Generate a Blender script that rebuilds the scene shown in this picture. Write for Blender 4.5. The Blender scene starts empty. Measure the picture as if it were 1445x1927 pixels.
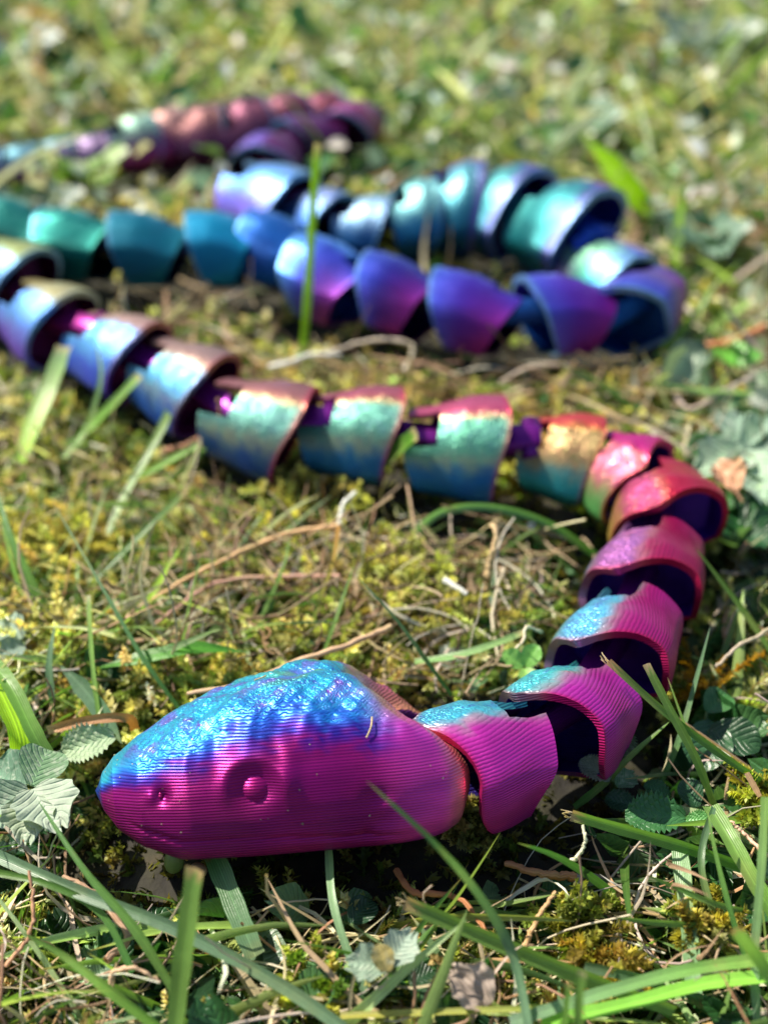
import bpy, math, random
import numpy as np
from mathutils import Vector, Matrix

S = 0.01                                   # everything below is laid out in centimetres
rng = np.random.default_rng(7)
random.seed(7)
scene = bpy.context.scene
COL = scene.collection

# ------------------------------------------------------------------ camera
FPX, CX, CY = 2530.0, 722.5, 963.5
PITCH, CAMH = math.radians(35.0), 18.1
cp, sp = math.cos(PITCH), math.sin(PITCH)


def at(u, v, h=0.0):
    """photo pixel + height above the lawn (cm) -> place (cm)"""
    d = np.array([u - CX, cp * FPX + sp * (CY - v), -sp * FPX + cp * (CY - v)])
    t = (h - CAMH) / d[2]
    return np.array([0, 0, CAMH]) + d * t


def pix(P):
    P = np.asarray(P, float)
    q = P - np.array([0, 0, CAMH])
    z = q[..., 1] * cp - q[..., 2] * sp
    y = q[..., 1] * sp + q[..., 2] * cp
    return CX + FPX * q[..., 0] / z, CY - FPX * y / z, z


cam_data = bpy.data.cameras.new('camera')
cam_data.sensor_fit = 'HORIZONTAL'
cam_data.sensor_width = 36.0
cam_data.lens = FPX / 1445 * 36
cam_data.clip_start = 0.005
cam_data.clip_end = 500
cam = bpy.data.objects.new('camera', cam_data)
cam.location = (0, 0, CAMH * S)
cam.rotation_euler = (math.radians(90) - PITCH, 0, 0)
COL.objects.link(cam)
scene.camera = cam
cam_data.dof.use_dof = True
_f = pix(at(800, 1440, 1.3))[2]
cam_data.dof.focus_distance = float(_f) * S
cam_data.dof.aperture_fstop = cam_data.lens / 4.6

# ------------------------------------------------------------------ sky and sun
SUN_EL = math.radians(50)
SUN_AZ = math.atan2(-0.86, 0.50)           # compass-like angle from +Y towards +X (the sun stands left and a little beyond)
sun_dir = Vector((math.sin(SUN_AZ) * math.cos(SUN_EL), math.cos(SUN_AZ) * math.cos(SUN_EL), math.sin(SUN_EL)))
world = bpy.data.worlds.new("World")
scene.world = world
world.use_nodes = True
nt = world.node_tree
bg = nt.nodes['Background']
sky = nt.nodes.new('ShaderNodeTexSky')
sky.sky_type = 'NISHITA'
sky.sun_disc = False
sky.sun_elevation = SUN_EL
sky.sun_rotation = SUN_AZ
sky.air_density = 1.0
sky.dust_density = 1.0
nt.links.new(sky.outputs[0], bg.inputs[0])
bg.inputs[1].default_value = 0.085
sd = bpy.data.lights.new('sun', 'SUN')
sd.energy = 5.0
sd.angle = math.radians(0.53)
sd.color = (1.0, 0.92, 0.78)
sun = bpy.data.objects.new('sun', sd)
sun.rotation_euler = sun_dir.to_track_quat('Z', 'Y').to_euler()
sun.location = sun_dir * 3
COL.objects.link(sun)
scene.view_settings.view_transform = 'Standard'
scene.view_settings.look = 'None'
scene.view_settings.gamma = 1
scene.view_settings.use_curve_mapping = False
scene.view_settings.exposure = 0.92
scene.cycles.max_bounces = 8
scene.cycles.transmission_bounces = 4
scene.cycles.sample_clamp_indirect = 6


# ------------------------------------------------------------------ helpers
def lin(h):
    h = h.lstrip('#')
    c = [int(h[i:i + 2], 16) / 255 for i in (0, 2, 4)]
    return np.array([x / 12.92 if x <= 0.04045 else ((x + 0.055) / 1.055) ** 2.4 for x in c])


def smooth(a, b, x):
    t = np.clip((x - a) / (b - a), 0, 1)
    return t * t * (3 - 2 * t)


def norm(v):
    return v / np.maximum(np.linalg.norm(v, axis=-1, keepdims=True), 1e-9)


class Buf:
    """collects quads; build() links them as one mesh object"""
    def __init__(self):
        self.V, self.F, self.C, self.U, self.T, self.n = [], [], [], [], [], 0

    def add(self, V, F, C, U=None, T=None):
        V = np.asarray(V, float).reshape(-1, 3)
        n = len(V)
        F = np.asarray(F, np.int64).reshape(-1, 4)
        C = np.broadcast_to(np.asarray(C, float).reshape(-1, 3), (n, 3)) if np.size(C) == 3 else np.asarray(C, float).reshape(-1, 3)
        U = np.zeros((n, 2)) if U is None else np.asarray(U, float).reshape(-1, 2)
        T = np.zeros(n) if T is None else np.broadcast_to(np.asarray(T, float).reshape(-1), (n,))
        self.V.append(V); self.F.append(F + self.n); self.C.append(C); self.U.append(U); self.T.append(T)
        self.n += n

    def mesh(self, name, mat, origin=(0, 0, 0), smooth_shade=True):
        V = (np.concatenate(self.V) - np.asarray(origin)) * S
        F = np.concatenate(self.F); C = np.concatenate(self.C); U = np.concatenate(self.U); T = np.concatenate(self.T)
        me = bpy.data.meshes.new(name)
        me.vertices.add(len(V)); me.vertices.foreach_set('co', V.astype(np.float32).ravel())
        nf = len(F)
        me.loops.add(nf * 4); me.polygons.add(nf)
        me.loops.foreach_set('vertex_index', F.astype(np.int32).ravel())
        me.polygons.foreach_set('loop_start', np.arange(0, nf * 4, 4, dtype=np.int32))
        me.polygons.foreach_set('use_smooth', np.full(nf, smooth_shade))
        a = me.color_attributes.new('Col', 'FLOAT_COLOR', 'POINT')
        a.data.foreach_set('color', np.column_stack([C, np.ones(len(C))]).astype(np.float32).ravel())
        uv = me.attributes.new('blade_uv', 'FLOAT2', 'POINT')
        uv.data.foreach_set('vector', U.astype(np.float32).ravel())
        t = me.attributes.new('knit', 'FLOAT', 'POINT')
        t.data.foreach_set('value', T.astype(np.float32).ravel())
        me.materials.append(mat)
        me.update(calc_edges=True)
        return me

    def build(self, name, mat, origin=(0, 0, 0), parent=None, smooth_shade=True):
        o = bpy.data.objects.new(name, self.mesh(name, mat, origin, smooth_shade))
        COL.objects.link(o)
        o.location = Vector(origin) * S
        if parent is not None:
            o.parent = parent
        return o


def tag(o, label=None, category=None, group=None, kind=None):
    for k, v in (('label', label), ('category', category), ('group', group), ('kind', kind)):
        if v:
            o[k] = v
    return o


def empty(name, loc):
    o = bpy.data.objects.new(name, None)
    o.empty_display_size = 0.01
    o.location = Vector(loc) * S
    COL.objects.link(o)
    return o


def grid_faces(nu, nv, closed_v=False, off=0):
    """quads of an nu x nv vertex grid (index = i*nv + j)"""
    i, j = np.meshgrid(np.arange(nu - 1), np.arange(nv if closed_v else nv - 1), indexing='ij')
    j2 = (j + 1) % nv
    return np.stack([i * nv + j, (i + 1) * nv + j, (i + 1) * nv + j2, i * nv + j2], -1).reshape(-1, 4) + off


def spline(P, n):
    """Catmull-Rom through the rows of P, n samples"""
    P = np.asarray(P, float)
    if len(P) == 2:
        t = np.linspace(0, 1, n)[:, None]
        return P[0] * (1 - t) + P[1] * t
    Q = np.vstack([2 * P[0] - P[1], P, 2 * P[-1] - P[-2]])
    t = np.linspace(0, len(P) - 1 - 1e-6, n)
    k = t.astype(int); f = (t - k)[:, None]
    a, b, c, d = Q[k], Q[k + 1], Q[k + 2], Q[k + 3]
    return 0.5 * (2 * b + (c - a) * f + (2 * a - 5 * b + 4 * c - d) * f ** 2 + (3 * b - a - 3 * c + d) * f ** 3)


# value noise for the lie of the land
_tab = rng.random((64, 64))


def vnoise(x, y):
    xi = np.floor(x).astype(int); yi = np.floor(y).astype(int)
    fx = x - xi; fy = y - yi
    fx = fx * fx * (3 - 2 * fx); fy = fy * fy * (3 - 2 * fy)
    g = lambda a, b: _tab[a % 64, b % 64]
    return (g(xi, yi) * (1 - fx) + g(xi + 1, yi) * fx) * (1 - fy) + (g(xi, yi + 1) * (1 - fx) + g(xi + 1, yi + 1) * fx) * fy


# ------------------------------------------------------------------ materials
def new_mat(name):
    m = bpy.data.materials.new(name)
    m.use_nodes = True
    n = m.node_tree
    n.nodes.clear()
    out = n.nodes.new('ShaderNodeOutputMaterial')
    return m, n, out


def N(nt, t, **kw):
    nd = nt.nodes.new(t)
    for k, v in kw.items():
        setattr(nd, k, v)
    return nd


def M(nt, op, a, b=None, c=None):
    nd = nt.nodes.new('ShaderNodeMath'); nd.operation = op
    for i, x in enumerate((a, b, c)):
        if x is None: continue
        if isinstance(x, (int, float)): nd.inputs[i].default_value = x
        else: nt.links.new(x, nd.inputs[i])
    return nd.outputs[0]


def leaf_material(name, rough=0.42, trans=0.4, stripes=0.0, noise=0.25, bump=0.3, mottled=0.0, spec=0.45, hairy=0.0):
    m, t, out = new_mat(name)
    L = t.links.new
    at_ = N(t, 'ShaderNodeAttribute', attribute_name='Col')
    uv = N(t, 'ShaderNodeAttribute', attribute_name='blade_uv')
    sep = N(t, 'ShaderNodeSeparateXYZ'); L(uv.outputs['Vector'], sep.inputs[0])
    geo = N(t, 'ShaderNodeNewGeometry')
    ns = N(t, 'ShaderNodeTexNoise'); ns.inputs['Scale'].default_value = 700; ns.inputs['Detail'].default_value = 4
    L(geo.outputs['Position'], ns.inputs['Vector'])
    n2 = N(t, 'ShaderNodeTexNoise'); n2.inputs['Scale'].default_value = 110; n2.inputs['Detail'].default_value = 3
    L(geo.outputs['Position'], n2.inputs['Vector'])
    # lengthwise veins across the blade
    st = M(t, 'SINE', M(t, 'MULTIPLY', sep.outputs[0], 55.0))
    mid = M(t, 'SUBTRACT', 1.0, M(t, 'MINIMUM', 1.0, M(t, 'MULTIPLY', M(t, 'ABSOLUTE', M(t, 'SUBTRACT', sep.outputs[0], 0.5)), 14.0)))
    f = M(t, 'ADD', 1.0 - noise / 2, M(t, 'MULTIPLY', ns.outputs[0], noise))
    f = M(t, 'MULTIPLY', f, M(t, 'ADD', 1.0 - 0.35, M(t, 'MULTIPLY', n2.outputs[0], 0.7)))
    f = M(t, 'ADD', f, M(t, 'MULTIPLY', st, stripes))
    f = M(t, 'ADD', f, M(t, 'MULTIPLY', mid, stripes * 2.5))
    if not stripes and name != 'moss':
        q = M(t, 'SUBTRACT', sep.outputs[1], M(t, 'MULTIPLY', M(t, 'ABSOLUTE', M(t, 'SUBTRACT', sep.outputs[0], 0.5)), 0.7))
        vn = M(t, 'POWER', M(t, 'ABSOLUTE', M(t, 'SINE', M(t, 'MULTIPLY', q, 22.0))), 8.0)
        vn = M(t, 'MAXIMUM', M(t, 'SUBTRACT', 1.0, vn), 0.0)
        vn = M(t, 'POWER', vn, 1.0)
        st = M(t, 'MULTIPLY', vn, -1.0)
        f = M(t, 'MULTIPLY', f, M(t, 'ADD', 0.8, M(t, 'MULTIPLY', M(t, 'SUBTRACT', 1.0, vn), 0.22)))
    if stripes:
        # yellowed, browned patches along a blade
        n4 = N(t, 'ShaderNodeTexNoise'); n4.inputs['Scale'].default_value = 75; n4.inputs['Detail'].default_value = 5
        L(geo.outputs['Position'], n4.inputs['Vector'])
        r4 = N(t, 'ShaderNodeMapRange'); r4.inputs[1].default_value = 0.56; r4.inputs[2].default_value = 0.74; r4.inputs[4].default_value = 0.55
        L(n4.outputs[0], r4.inputs[0])
        m4 = N(t, 'ShaderNodeMix', data_type='RGBA'); L(r4.outputs[0], m4.inputs[0]); L(at_.outputs['Color'], m4.inputs[6])
        m4.inputs[7].default_value = (0.36, 0.36, 0.12, 1)
    vm = N(t, 'ShaderNodeVectorMath', operation='SCALE')
    L(m4.outputs[2] if stripes else at_.outputs['Color'], vm.inputs[0]); L(f, vm.inputs['Scale'])
    col = vm.outputs[0]
    if mottled:
        n3 = N(t, 'ShaderNodeTexNoise'); n3.inputs['Scale'].default_value = 900; n3.inputs['Detail'].default_value = 5
        L(geo.outputs['Position'], n3.inputs['Vector'])
        rp = N(t, 'ShaderNodeMapRange'); rp.inputs[1].default_value = 0.52; rp.inputs[2].default_value = 0.66
        L(n3.outputs[0], rp.inputs[0])
        mx = N(t, 'ShaderNodeMix', data_type='RGBA')
        L(M(t, 'MULTIPLY', rp.outputs[0], mottled), mx.inputs[0]); L(col, mx.inputs[6])
        mx.inputs[7].default_value = (0.42, 0.46, 0.36, 1)
        col = mx.outputs[2]
    p = N(t, 'ShaderNodeBsdfPrincipled')
    L(col, p.inputs['Base Color'])
    p.inputs['Roughness'].default_value = rough
    p.inputs['Specular IOR Level'].default_value = spec
    if hairy:
        p.inputs['Sheen Weight'].default_value = hairy
        p.inputs['Sheen Roughness'].default_value = 0.4
    bm = N(t, 'ShaderNodeBump'); bm.inputs['Strength'].default_value = bump; bm.inputs['Distance'].default_value = 0.0002
    L(M(t, 'ADD', M(t, 'MULTIPLY', st, 0.5 if stripes else 0.8), M(t, 'MULTIPLY', ns.outputs[0], 1.5)), bm.inputs['Height'])
    L(bm.outputs[0], p.inputs['Normal'])
    tr = N(t, 'ShaderNodeBsdfTranslucent')
    gm = N(t, 'ShaderNodeVectorMath', operation='MULTIPLY')
    L(col, gm.inputs[0]); gm.inputs[1].default_value = (1.25, 1.3, 0.7) if name in ('moss',) else (1.35, 1.45, 0.65)
    L(gm.outputs[0], tr.inputs[0])
    ms = N(t, 'ShaderNodeMixShader'); ms.inputs[0].default_value = trans
    L(p.outputs[0], ms.inputs[1]); L(tr.outputs[0], ms.inputs[2])
    L(ms.outputs[0], out.inputs[0])
    return m


MAT_GRASS = leaf_material('grass blade', rough=0.33, trans=0.42, stripes=0.15, bump=0.35, spec=0.5)
MAT_LEAF = leaf_material('broad leaf', rough=0.36, trans=0.25, stripes=0.0, bump=0.8, spec=0.55)
MAT_FUZZY = leaf_material('hairy leaf', rough=0.6, trans=0.2, bump=1.0, mottled=0.5, hairy=0.3)
MAT_MOSS = leaf_material('moss', rough=0.5, trans=0.42, bump=0.1, noise=0.4, spec=0.35)
MAT_STRAW = leaf_material('dry straw', rough=0.5, trans=0.15, stripes=0.08, bump=0.5, spec=0.4)


def soil_material():
    m, t, out = new_mat('dark soil')
    L = t.links.new
    geo = N(t, 'ShaderNodeNewGeometry')
    a = N(t, 'ShaderNodeTexNoise'); a.inputs['Scale'].default_value = 180; a.inputs['Detail'].default_value = 8
    L(geo.outputs['Position'], a.inputs['Vector'])
    r = N(t, 'ShaderNodeValToRGB')
    e = r.color_ramp.elements
    e[0].position = 0.35; e[0].color = (0.006, 0.004, 0.002, 1)
    e[1].position = 0.75; e[1].color = (0.05, 0.035, 0.015, 1)
    x = e.new(0.58); x.color = (0.02, 0.018, 0.006, 1)
    L(a.outputs[0], r.inputs[0])
    p = N(t, 'ShaderNodeBsdfPrincipled'); p.inputs['Roughness'].default_value = 0.85
    L(r.outputs[0], p.inputs['Base Color'])
    b = N(t, 'ShaderNodeBump'); b.inputs['Distance'].default_value = 0.002; b.inputs['Strength'].default_value = 0.8
    L(a.outputs[0], b.inputs['Height']); L(b.outputs[0], p.inputs['Normal'])
    L(p.outputs[0], out.inputs[0])
    return m


def filament_material(name, spacing=0.05, depth=0.012):
    """silky multi-colour printed plastic: vertex colour is the pigment, ridges of the print layers as relief"""
    m, t, out = new_mat(name)
    L = t.links.new
    tc = N(t, 'ShaderNodeTexCoord')
    sx = N(t, 'ShaderNodeSeparateXYZ'); L(tc.outputs['Object'], sx.inputs[0])
    knit = N(t, 'ShaderNodeAttribute', attribute_name='knit')
    at_ = N(t, 'ShaderNodeAttribute', attribute_name='Col')
    ns = N(t, 'ShaderNodeTexNoise'); ns.inputs['Scale'].default_value = 620; ns.inputs['Detail'].default_value = 2
    ns.inputs['Distortion'].default_value = 1.2
    L(tc.outputs['Object'], ns.inputs['Vector'])
    vo = N(t, 'ShaderNodeTexVoronoi', feature='SMOOTH_F1'); vo.inputs['Scale'].default_value = 330; vo.inputs['Smoothness'].default_value = 0.3
    L(tc.outputs['Object'], vo.inputs['Vector'])
    lo = N(t, 'ShaderNodeTexNoise'); lo.inputs['Scale'].default_value = 60
    L(tc.outputs['Object'], lo.inputs['Vector'])
    wx = M(t, 'SINE', M(t, 'ADD', M(t, 'MULTIPLY', sx.outputs[0], 2 * math.pi / (0.17 * S)), M(t, 'MULTIPLY', ns.outputs[0], 3.0)))
    wy = M(t, 'SINE', M(t, 'ADD', M(t, 'ADD', M(t, 'MULTIPLY', sx.outputs[1], 2 * math.pi / (0.20 * S)), M(t, 'MULTIPLY', sx.outputs[0], 2 * math.pi / (0.55 * S))), M(t, 'MULTIPLY', vo.outputs['Distance'], 1.5)))
    lattice = M(t, 'MULTIPLY', wx, wy)
    w = M(t, 'MULTIPLY', knit.outputs['Fac'], M(t, 'ADD', M(t, 'MULTIPLY', ns.outputs[0], 0.0007), M(t, 'MULTIPLY', lattice, 0.00042)))
    z = M(t, 'ADD', M(t, 'ADD', sx.outputs[2], w), M(t, 'MULTIPLY', lo.outputs[0], 0.0002))
    ph = M(t, 'MULTIPLY', z, math.pi / (spacing * S))
    ridge = M(t, 'ABSOLUTE', M(t, 'SINE', ph))
    # pigment: the valleys between layers show the neighbouring strand colour
    hs = N(t, 'ShaderNodeHueSaturation'); hs.inputs['Saturation'].default_value = 1.0
    L(M(t, 'ADD', 0.5, M(t, 'MULTIPLY', knit.outputs['Fac'], 0.14)), hs.inputs['Hue'])
    hs.inputs['Value'].default_value = 0.7
    L(at_.outputs['Color'], hs.inputs['Color'])
    mx = N(t, 'ShaderNodeMix', data_type='RGBA')
    mp = N(t, 'ShaderNodeMapping'); mp.inputs['Scale'].default_value = (60, 60, 420)
    L(tc.outputs['Object'], mp.inputs[0])
    sk = N(t, 'ShaderNodeTexNoise'); sk.inputs['Scale'].default_value = 1.0; sk.inputs['Detail'].default_value = 4
    L(mp.outputs[0], sk.inputs['Vector'])
    crisp = M(t, 'MINIMUM', 1.0, M(t, 'MAXIMUM', 0.45, M(t, 'MULTIPLY', M(t, 'SUBTRACT', lo.outputs[0], 0.28), 2.6)))
    valley = M(t, 'MULTIPLY', M(t, 'POWER', M(t, 'SUBTRACT', 1.0, ridge), 1.6), crisp)
    nz = N(t, 'ShaderNodeMapRange'); nz.inputs[1].default_value = 0.5; nz.inputs[2].default_value = 0.72
    L(ns.outputs[0], nz.inputs[0])
    L(M(t, 'MINIMUM', 1.0, M(t, 'ADD', M(t, 'MULTIPLY', valley, M(t, 'ADD', 0.5, M(t, 'MULTIPLY', knit.outputs['Fac'], 0.4))), M(t, 'MULTIPLY', M(t, 'MULTIPLY', nz.outputs[0], knit.outputs['Fac']), 0.55))), mx.inputs[0])
    L(at_.outputs['Color'], mx.inputs[6]); L(hs.outputs[0], mx.inputs[7])
    p = N(t, 'ShaderNodeBsdfPrincipled')
    gm = N(t, 'ShaderNodeGamma'); gm.inputs[1].default_value = 1.25
    sv = N(t, 'ShaderNodeHueSaturation')
    L(mx.outputs[2], sv.inputs['Color']); L(M(t, 'ADD', 0.72, M(t, 'MULTIPLY', sk.outputs[0], 0.56)), sv.inputs['Value'])
    L(M(t, 'ADD', 0.482, M(t, 'MULTIPLY', lo.outputs[0], 0.036)), sv.inputs['Hue'])
    L(sv.outputs[0], gm.inputs[0]); L(gm.outputs[0], p.inputs['Base Color'])
    p.inputs['Metallic'].default_value = 0.62
    p.inputs['Roughness'].default_value = 0.34
    p.inputs['Specular IOR Level'].default_value = 0.5
    b = N(t, 'ShaderNodeBump'); b.inputs['Distance'].default_value = depth * S; b.inputs['Strength'].default_value = 1.0
    L(M(t, 'ADD', M(t, 'ADD', M(t, 'MULTIPLY', ridge, crisp), M(t, 'MULTIPLY', sk.outputs[0], 0.5)), M(t, 'MULTIPLY', M(t, 'MULTIPLY', lattice, knit.outputs['Fac']), 0.25)), b.inputs['Height'])
    L(b.outputs[0], p.inputs['Normal'])
    L(p.outputs[0], out.inputs[0])
    return m


MAT_SOIL = soil_material()
MAT_FIL = filament_material('silk filament', 0.052, 0.014)
MAT_FIL_HEAD = filament_material('silk filament of the head', 0.050, 0.012)

# ------------------------------------------------------------------ where the snake lies (pixels of each segment's middle, size)
# (u, v, size, heading override or None, right side, top, left side, inside)
P_MAG, P_PINK, P_PURP = '#c0187e', '#d94aa8', '#7a2ab8'
SEG = [
    (926, 1424, 1.06, '#3aa6c8', '#58b8c8', '#c840ac', '#2a1a70'),
    (1072, 1352, 1.04, '#38b0d0', '#5cc0c0', '#c43eac', '#402890'),
    (1165, 1212, 1.04, '#48b8c8', '#68b8d0', '#b82c88', '#6a28a0'),
    (1218, 1078, 1.05, '#58a8c8', '#a06aa8', '#b02468', '#6c2ca8'),
    (1248, 960, 1.07, '#c0a860', '#b04880', '#b82850', '#7030b0'),
    (1168, 893, 1.0, '#80c078', '#c86c90', '#c83890', '#8048b8'),
    (1055, 858, 0.98, '#3a9aa0', '#a88868', '#d05858', '#801860'),
    (870, 842, 1.12, '#1a6ea8', '#5c9a84', '#b45878', '#601068'),
    (672, 815, 1.08, '#1f6a98', '#5c9484', '#a8606c', '#601068'),
    (490, 800, 1.10, '#26508c', '#609488', '#a07070', '#601068'),
    (345, 722, 1.06, '#3468c4', '#68b4d0', '#a88c84', '#8a1878'),
    (222, 664, 1.06, '#5468d8', '#70b0dc', '#b8988c', '#8a1878'),
    (90, 604, 1.08, '#8c68d8', '#70a8e0', '#b4ac80', '#8a1878'),
    (20, 520, 1.08, '#9480e0', '#80b4d8', '#a0a868', '#6a1058'),
    (-95, 478, 1.08, '#8c90d8', '#a0c0a8', '#80a070', '#6a1058'),
    (-60, 430, 1.08, '#3080a0', '#a8a090', '#20808a', '#105060'),
    (40, 440, 1.08, '#3080a0', '#90b098', '#0e8078', '#084048'),
    (160, 462, 1.10, '#3080a0', '#78b0a0', '#0a8880', '#084048'),
    (285, 470, 1.12, '#3080a0', '#58a8b0', '#087c90', '#0a3868'),
    (425, 470, 1.15, '#3080a0', '#58a8b8', '#0898bc', '#0c4888'),
    (532, 478, 1.12, '#3080a0', '#58a0c0', '#0868b0', '#0c3080'),
    (628, 532, 1.14, '#7088d0', '#4890d8', '#4858c0', '#4878d0'),
    (752, 562, 1.12, '#7088d0', '#5868c8', '#3c38a0', '#302080'),
    (895, 592, 1.10, '#7088d0', '#6058b8', '#5a3cb0', '#202050'),
    (1060, 592, 1.14, '#7088d0', '#6c60c0', '#6c3cb4', '#0858a0'),
    (1195, 582, 1.10, '#58a0b0', '#9898d0', '#6048b0', '#0868b0'),
    (1140, 512, 1.00, '#50a890', '#98d0b0', '#8060b8', '#0868a0'),
    (1062, 425, 1.5, '#12797c', '#48a0a0', '#6048b0', '#0848a0'),
    (955, 392, 1.46, '#107880', '#58a0a0', '#4050b0', '#203888'),
    (862, 388, 1.42, '#126c84', '#68a8b0', '#8048b0', '#401880'),
    (775, 410, 1.2, '#1a6c90', '#88c0c0', '#60a0a0', '#301060'),
    (690, 425, 1.00, '#14588c', '#88a8c0', '#80a0a0', '#401060'),
    (600, 408, 0.98, '#2860a0', '#88a0c8', '#8090a0', '#401060'),
    (505, 372, 1.18, '#9080e0', '#70a8e0', '#80a0c0', '#601060'),
    (505, 298, 1.02, '#803078', '#7060b0', '#803878', '#601058'),
    (580, 262, 0.92, '#284090', '#4860b0', '#803878', '#601058'),
    (662, 238, 0.92, '#2c4c88', '#b05898', '#902868', '#601058'),
    (660, 214, 0.90, '#704060', '#a05c88', '#502040', '#501060'),
    (590, 212, 1.05, '#704060', '#84485c', '#4c2838', '#501050'),
    (520, 222, 1.15, '#704060', '#885464', '#4c3034', '#501038'),
    (445, 232, 1.25, '#704060', '#905c74', '#443028', '#40102c'),
    (368, 240, 1.15, '#704060', '#886060', '#403028', '#40102c'),
    (300, 244, 1.05, '#a04880', '#a88480', '#485038', '#40102c'),
    (238, 254, 1.05, '#a04880', '#90b0a0', '#a8a880', '#20404c'),
    (165, 278, 0.8, '#806090', '#807090', '#404868', '#20304c'),
    (95, 284, 0.76, '#806090', '#688c98', '#0c5c60', '#20304c'),
    (30, 292, 0.72, '#806090', '#4c7c88', '#0c5058', '#20304c'),
    (-40, 296, 0.68, '#806090', '#4c7c88', '#0c5058', '#20304c'),
]
CEN = np.array([at(u, v, 1.05 * s) * [1, 1, 0] for (u, v, s, *_r) in SEG])
HEAD_NOSE = at(186, 1500, 0.85) * [1, 1, 0]
HEAD_REAR = at(812, 1408, 1.0) * [1, 1, 0]
foot_pts, foot_rad = [], []
for k in range(len(SEG)):
    foot_pts.append(CEN[k]); foot_rad.append(1.22 * SEG[k][2])
    if k:
        foot_pts.append((CEN[k] + CEN[k - 1]) / 2); foot_rad.append(0.95 * SEG[k][2])
for t_ in np.linspace(0.05, 0.95, 8):
    foot_pts.append(HEAD_NOSE * (1 - t_) + HEAD_REAR * t_); foot_rad.append(0.9 + 1.25 * t_)
foot_pts = np.array(foot_pts)[:, :2]; foot_rad = np.array(foot_rad)


def clearance(P):
    """distance (cm) outside the snake's footprint; negative underneath it"""
    P = np.asarray(P)[..., :2]
    out = np.full(P.shape[:-1], 1e9)
    for c, r in zip(foot_pts, foot_rad):
        out = np.minimum(out, np.hypot(P[..., 0] - c[0], P[..., 1] - c[1]) - r)
    return out


def land(x, y):
    """height of the soil (cm)"""
    x = np.asarray(x, float); y = np.asarray(y, float)
    h = -1.35 + 0.9 * vnoise(x * 0.33 + 7, y * 0.33) + 0.4 * vnoise(x * 0.9, y * 0.9 + 5)
    h = h - 0.45 * smooth(19, 14, y)
    c = clearance(np.stack([x, y], -1))
    return np.minimum(h, -0.75 + 0.35 * np.clip(c, 0, 4))


def blocks_snake(P, margin=6):
    """True where a path of N x K points would stand between the camera and the head or the near body"""
    u, v, z = pix(P)
    head = (np.abs((u - 520) / 360) ** 2 + np.abs((v - 1430) / 200) ** 2 < 1.0)
    bad = head
    for (a, b, s, *_r) in SEG:
        sc = 97 * (b + 810) / 2240 * s
        bad = bad | (np.hypot((u - a) / 1.15, v - b) < 1.15 * sc)
    return bad.any(axis=-1)


# ------------------------------------------------------------------ the lawn's soil
xs = np.concatenate([np.linspace(-3000, -60, 10), np.linspace(-50, 50, 200), np.linspace(60, 3000, 10)])
ys = np.concatenate([np.linspace(-600, -5, 6), np.linspace(0, 130, 240), np.linspace(150, 6000, 14)])
GX, GY = np.meshgrid(xs, ys, indexing='ij')
GZ = land(GX, GY)
b = Buf()
b.add(np.stack([GX, GY, GZ], -1), grid_faces(len(xs), len(ys)), (0.03, 0.02, 0.01))
tag(b.build('soil', MAT_SOIL), kind='structure')


# ------------------------------------------------------------------ growing stuff, vectorised
def scatter(n, y0, y1, power=1.0, pad=1.15):
    """n points over the part of the lawn between distances y0 and y1 that the lens takes in, evenly by area"""
    out = []
    while len(out) < n:
        y = rng.uniform(y0, y1, n * 2)
        hw = (1445 / 2 / FPX) * (y * cp + CAMH * sp) * pad + 1.0
        x = rng.uniform(-1, 1, n * 2) * hw.max()
        k = np.abs(x) < hw
        out.extend(np.stack([x[k], y[k]], -1).tolist())
    return np.array(out[:n])


def pick(cols, n, w=None, jitter=0.22):
    cols = np.array([lin(c) for c in cols])
    i = rng.choice(len(cols), n, p=None if w is None else np.array(w) / np.sum(w))
    c = cols[i] * (1 + rng.normal(0, jitter, (n, 1)))
    return np.clip(c * (1 + rng.normal(0, 0.06, (n, 3))), 0.002, 0.9)


def ribbons(buf, P, W, side, col0, col1, fold=0.25, shape=None, tipcol=None):
    """N ribbons of K stations, three points across with a V fold"""
    n, K, _ = P.shape
    T = norm(np.gradient(P, axis=1))
    side = norm(side - T * np.sum(side * T, -1, keepdims=True))
    up = np.cross(side, T)
    t = np.linspace(0, 1, K)
    if shape is None:
        shape = np.clip(np.minimum(0.55 + 1.2 * t, 1.0) * np.power(np.clip(1 - t, 0, 1), 0.55) * 1.35, 0.02, 1.0)
    w = (W[:, None] * shape[None, :])[..., None] * 0.5
    V = np.stack([P - side * w, P - up * w * fold * 2, P + side * w], 2)          # n K 3 3
    base = np.arange(n)[:, None, None] * (K * 3)
    F = grid_faces(K, 3)[None] + base
    tt = t[None, :, None]
    C = col0[:, None, :] * (1 - tt) + col1[:, None, :] * tt
    if tipcol is not None:
        q = smooth(0.9, 0.97, tt)
        C = C * (1 - q) + tipcol[:, None, :] * q
    C = np.repeat(C[:, :, None, :], 3, 2)
    U = np.zeros((n, K, 3, 2)); U[..., 0] = np.array([0, 0.5, 1.0]); U[..., 1] = t[None, :, None]
    U[..., 1] += rng.random((n, 1, 1)) * 5
    buf.add(V, F, C, U)


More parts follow.
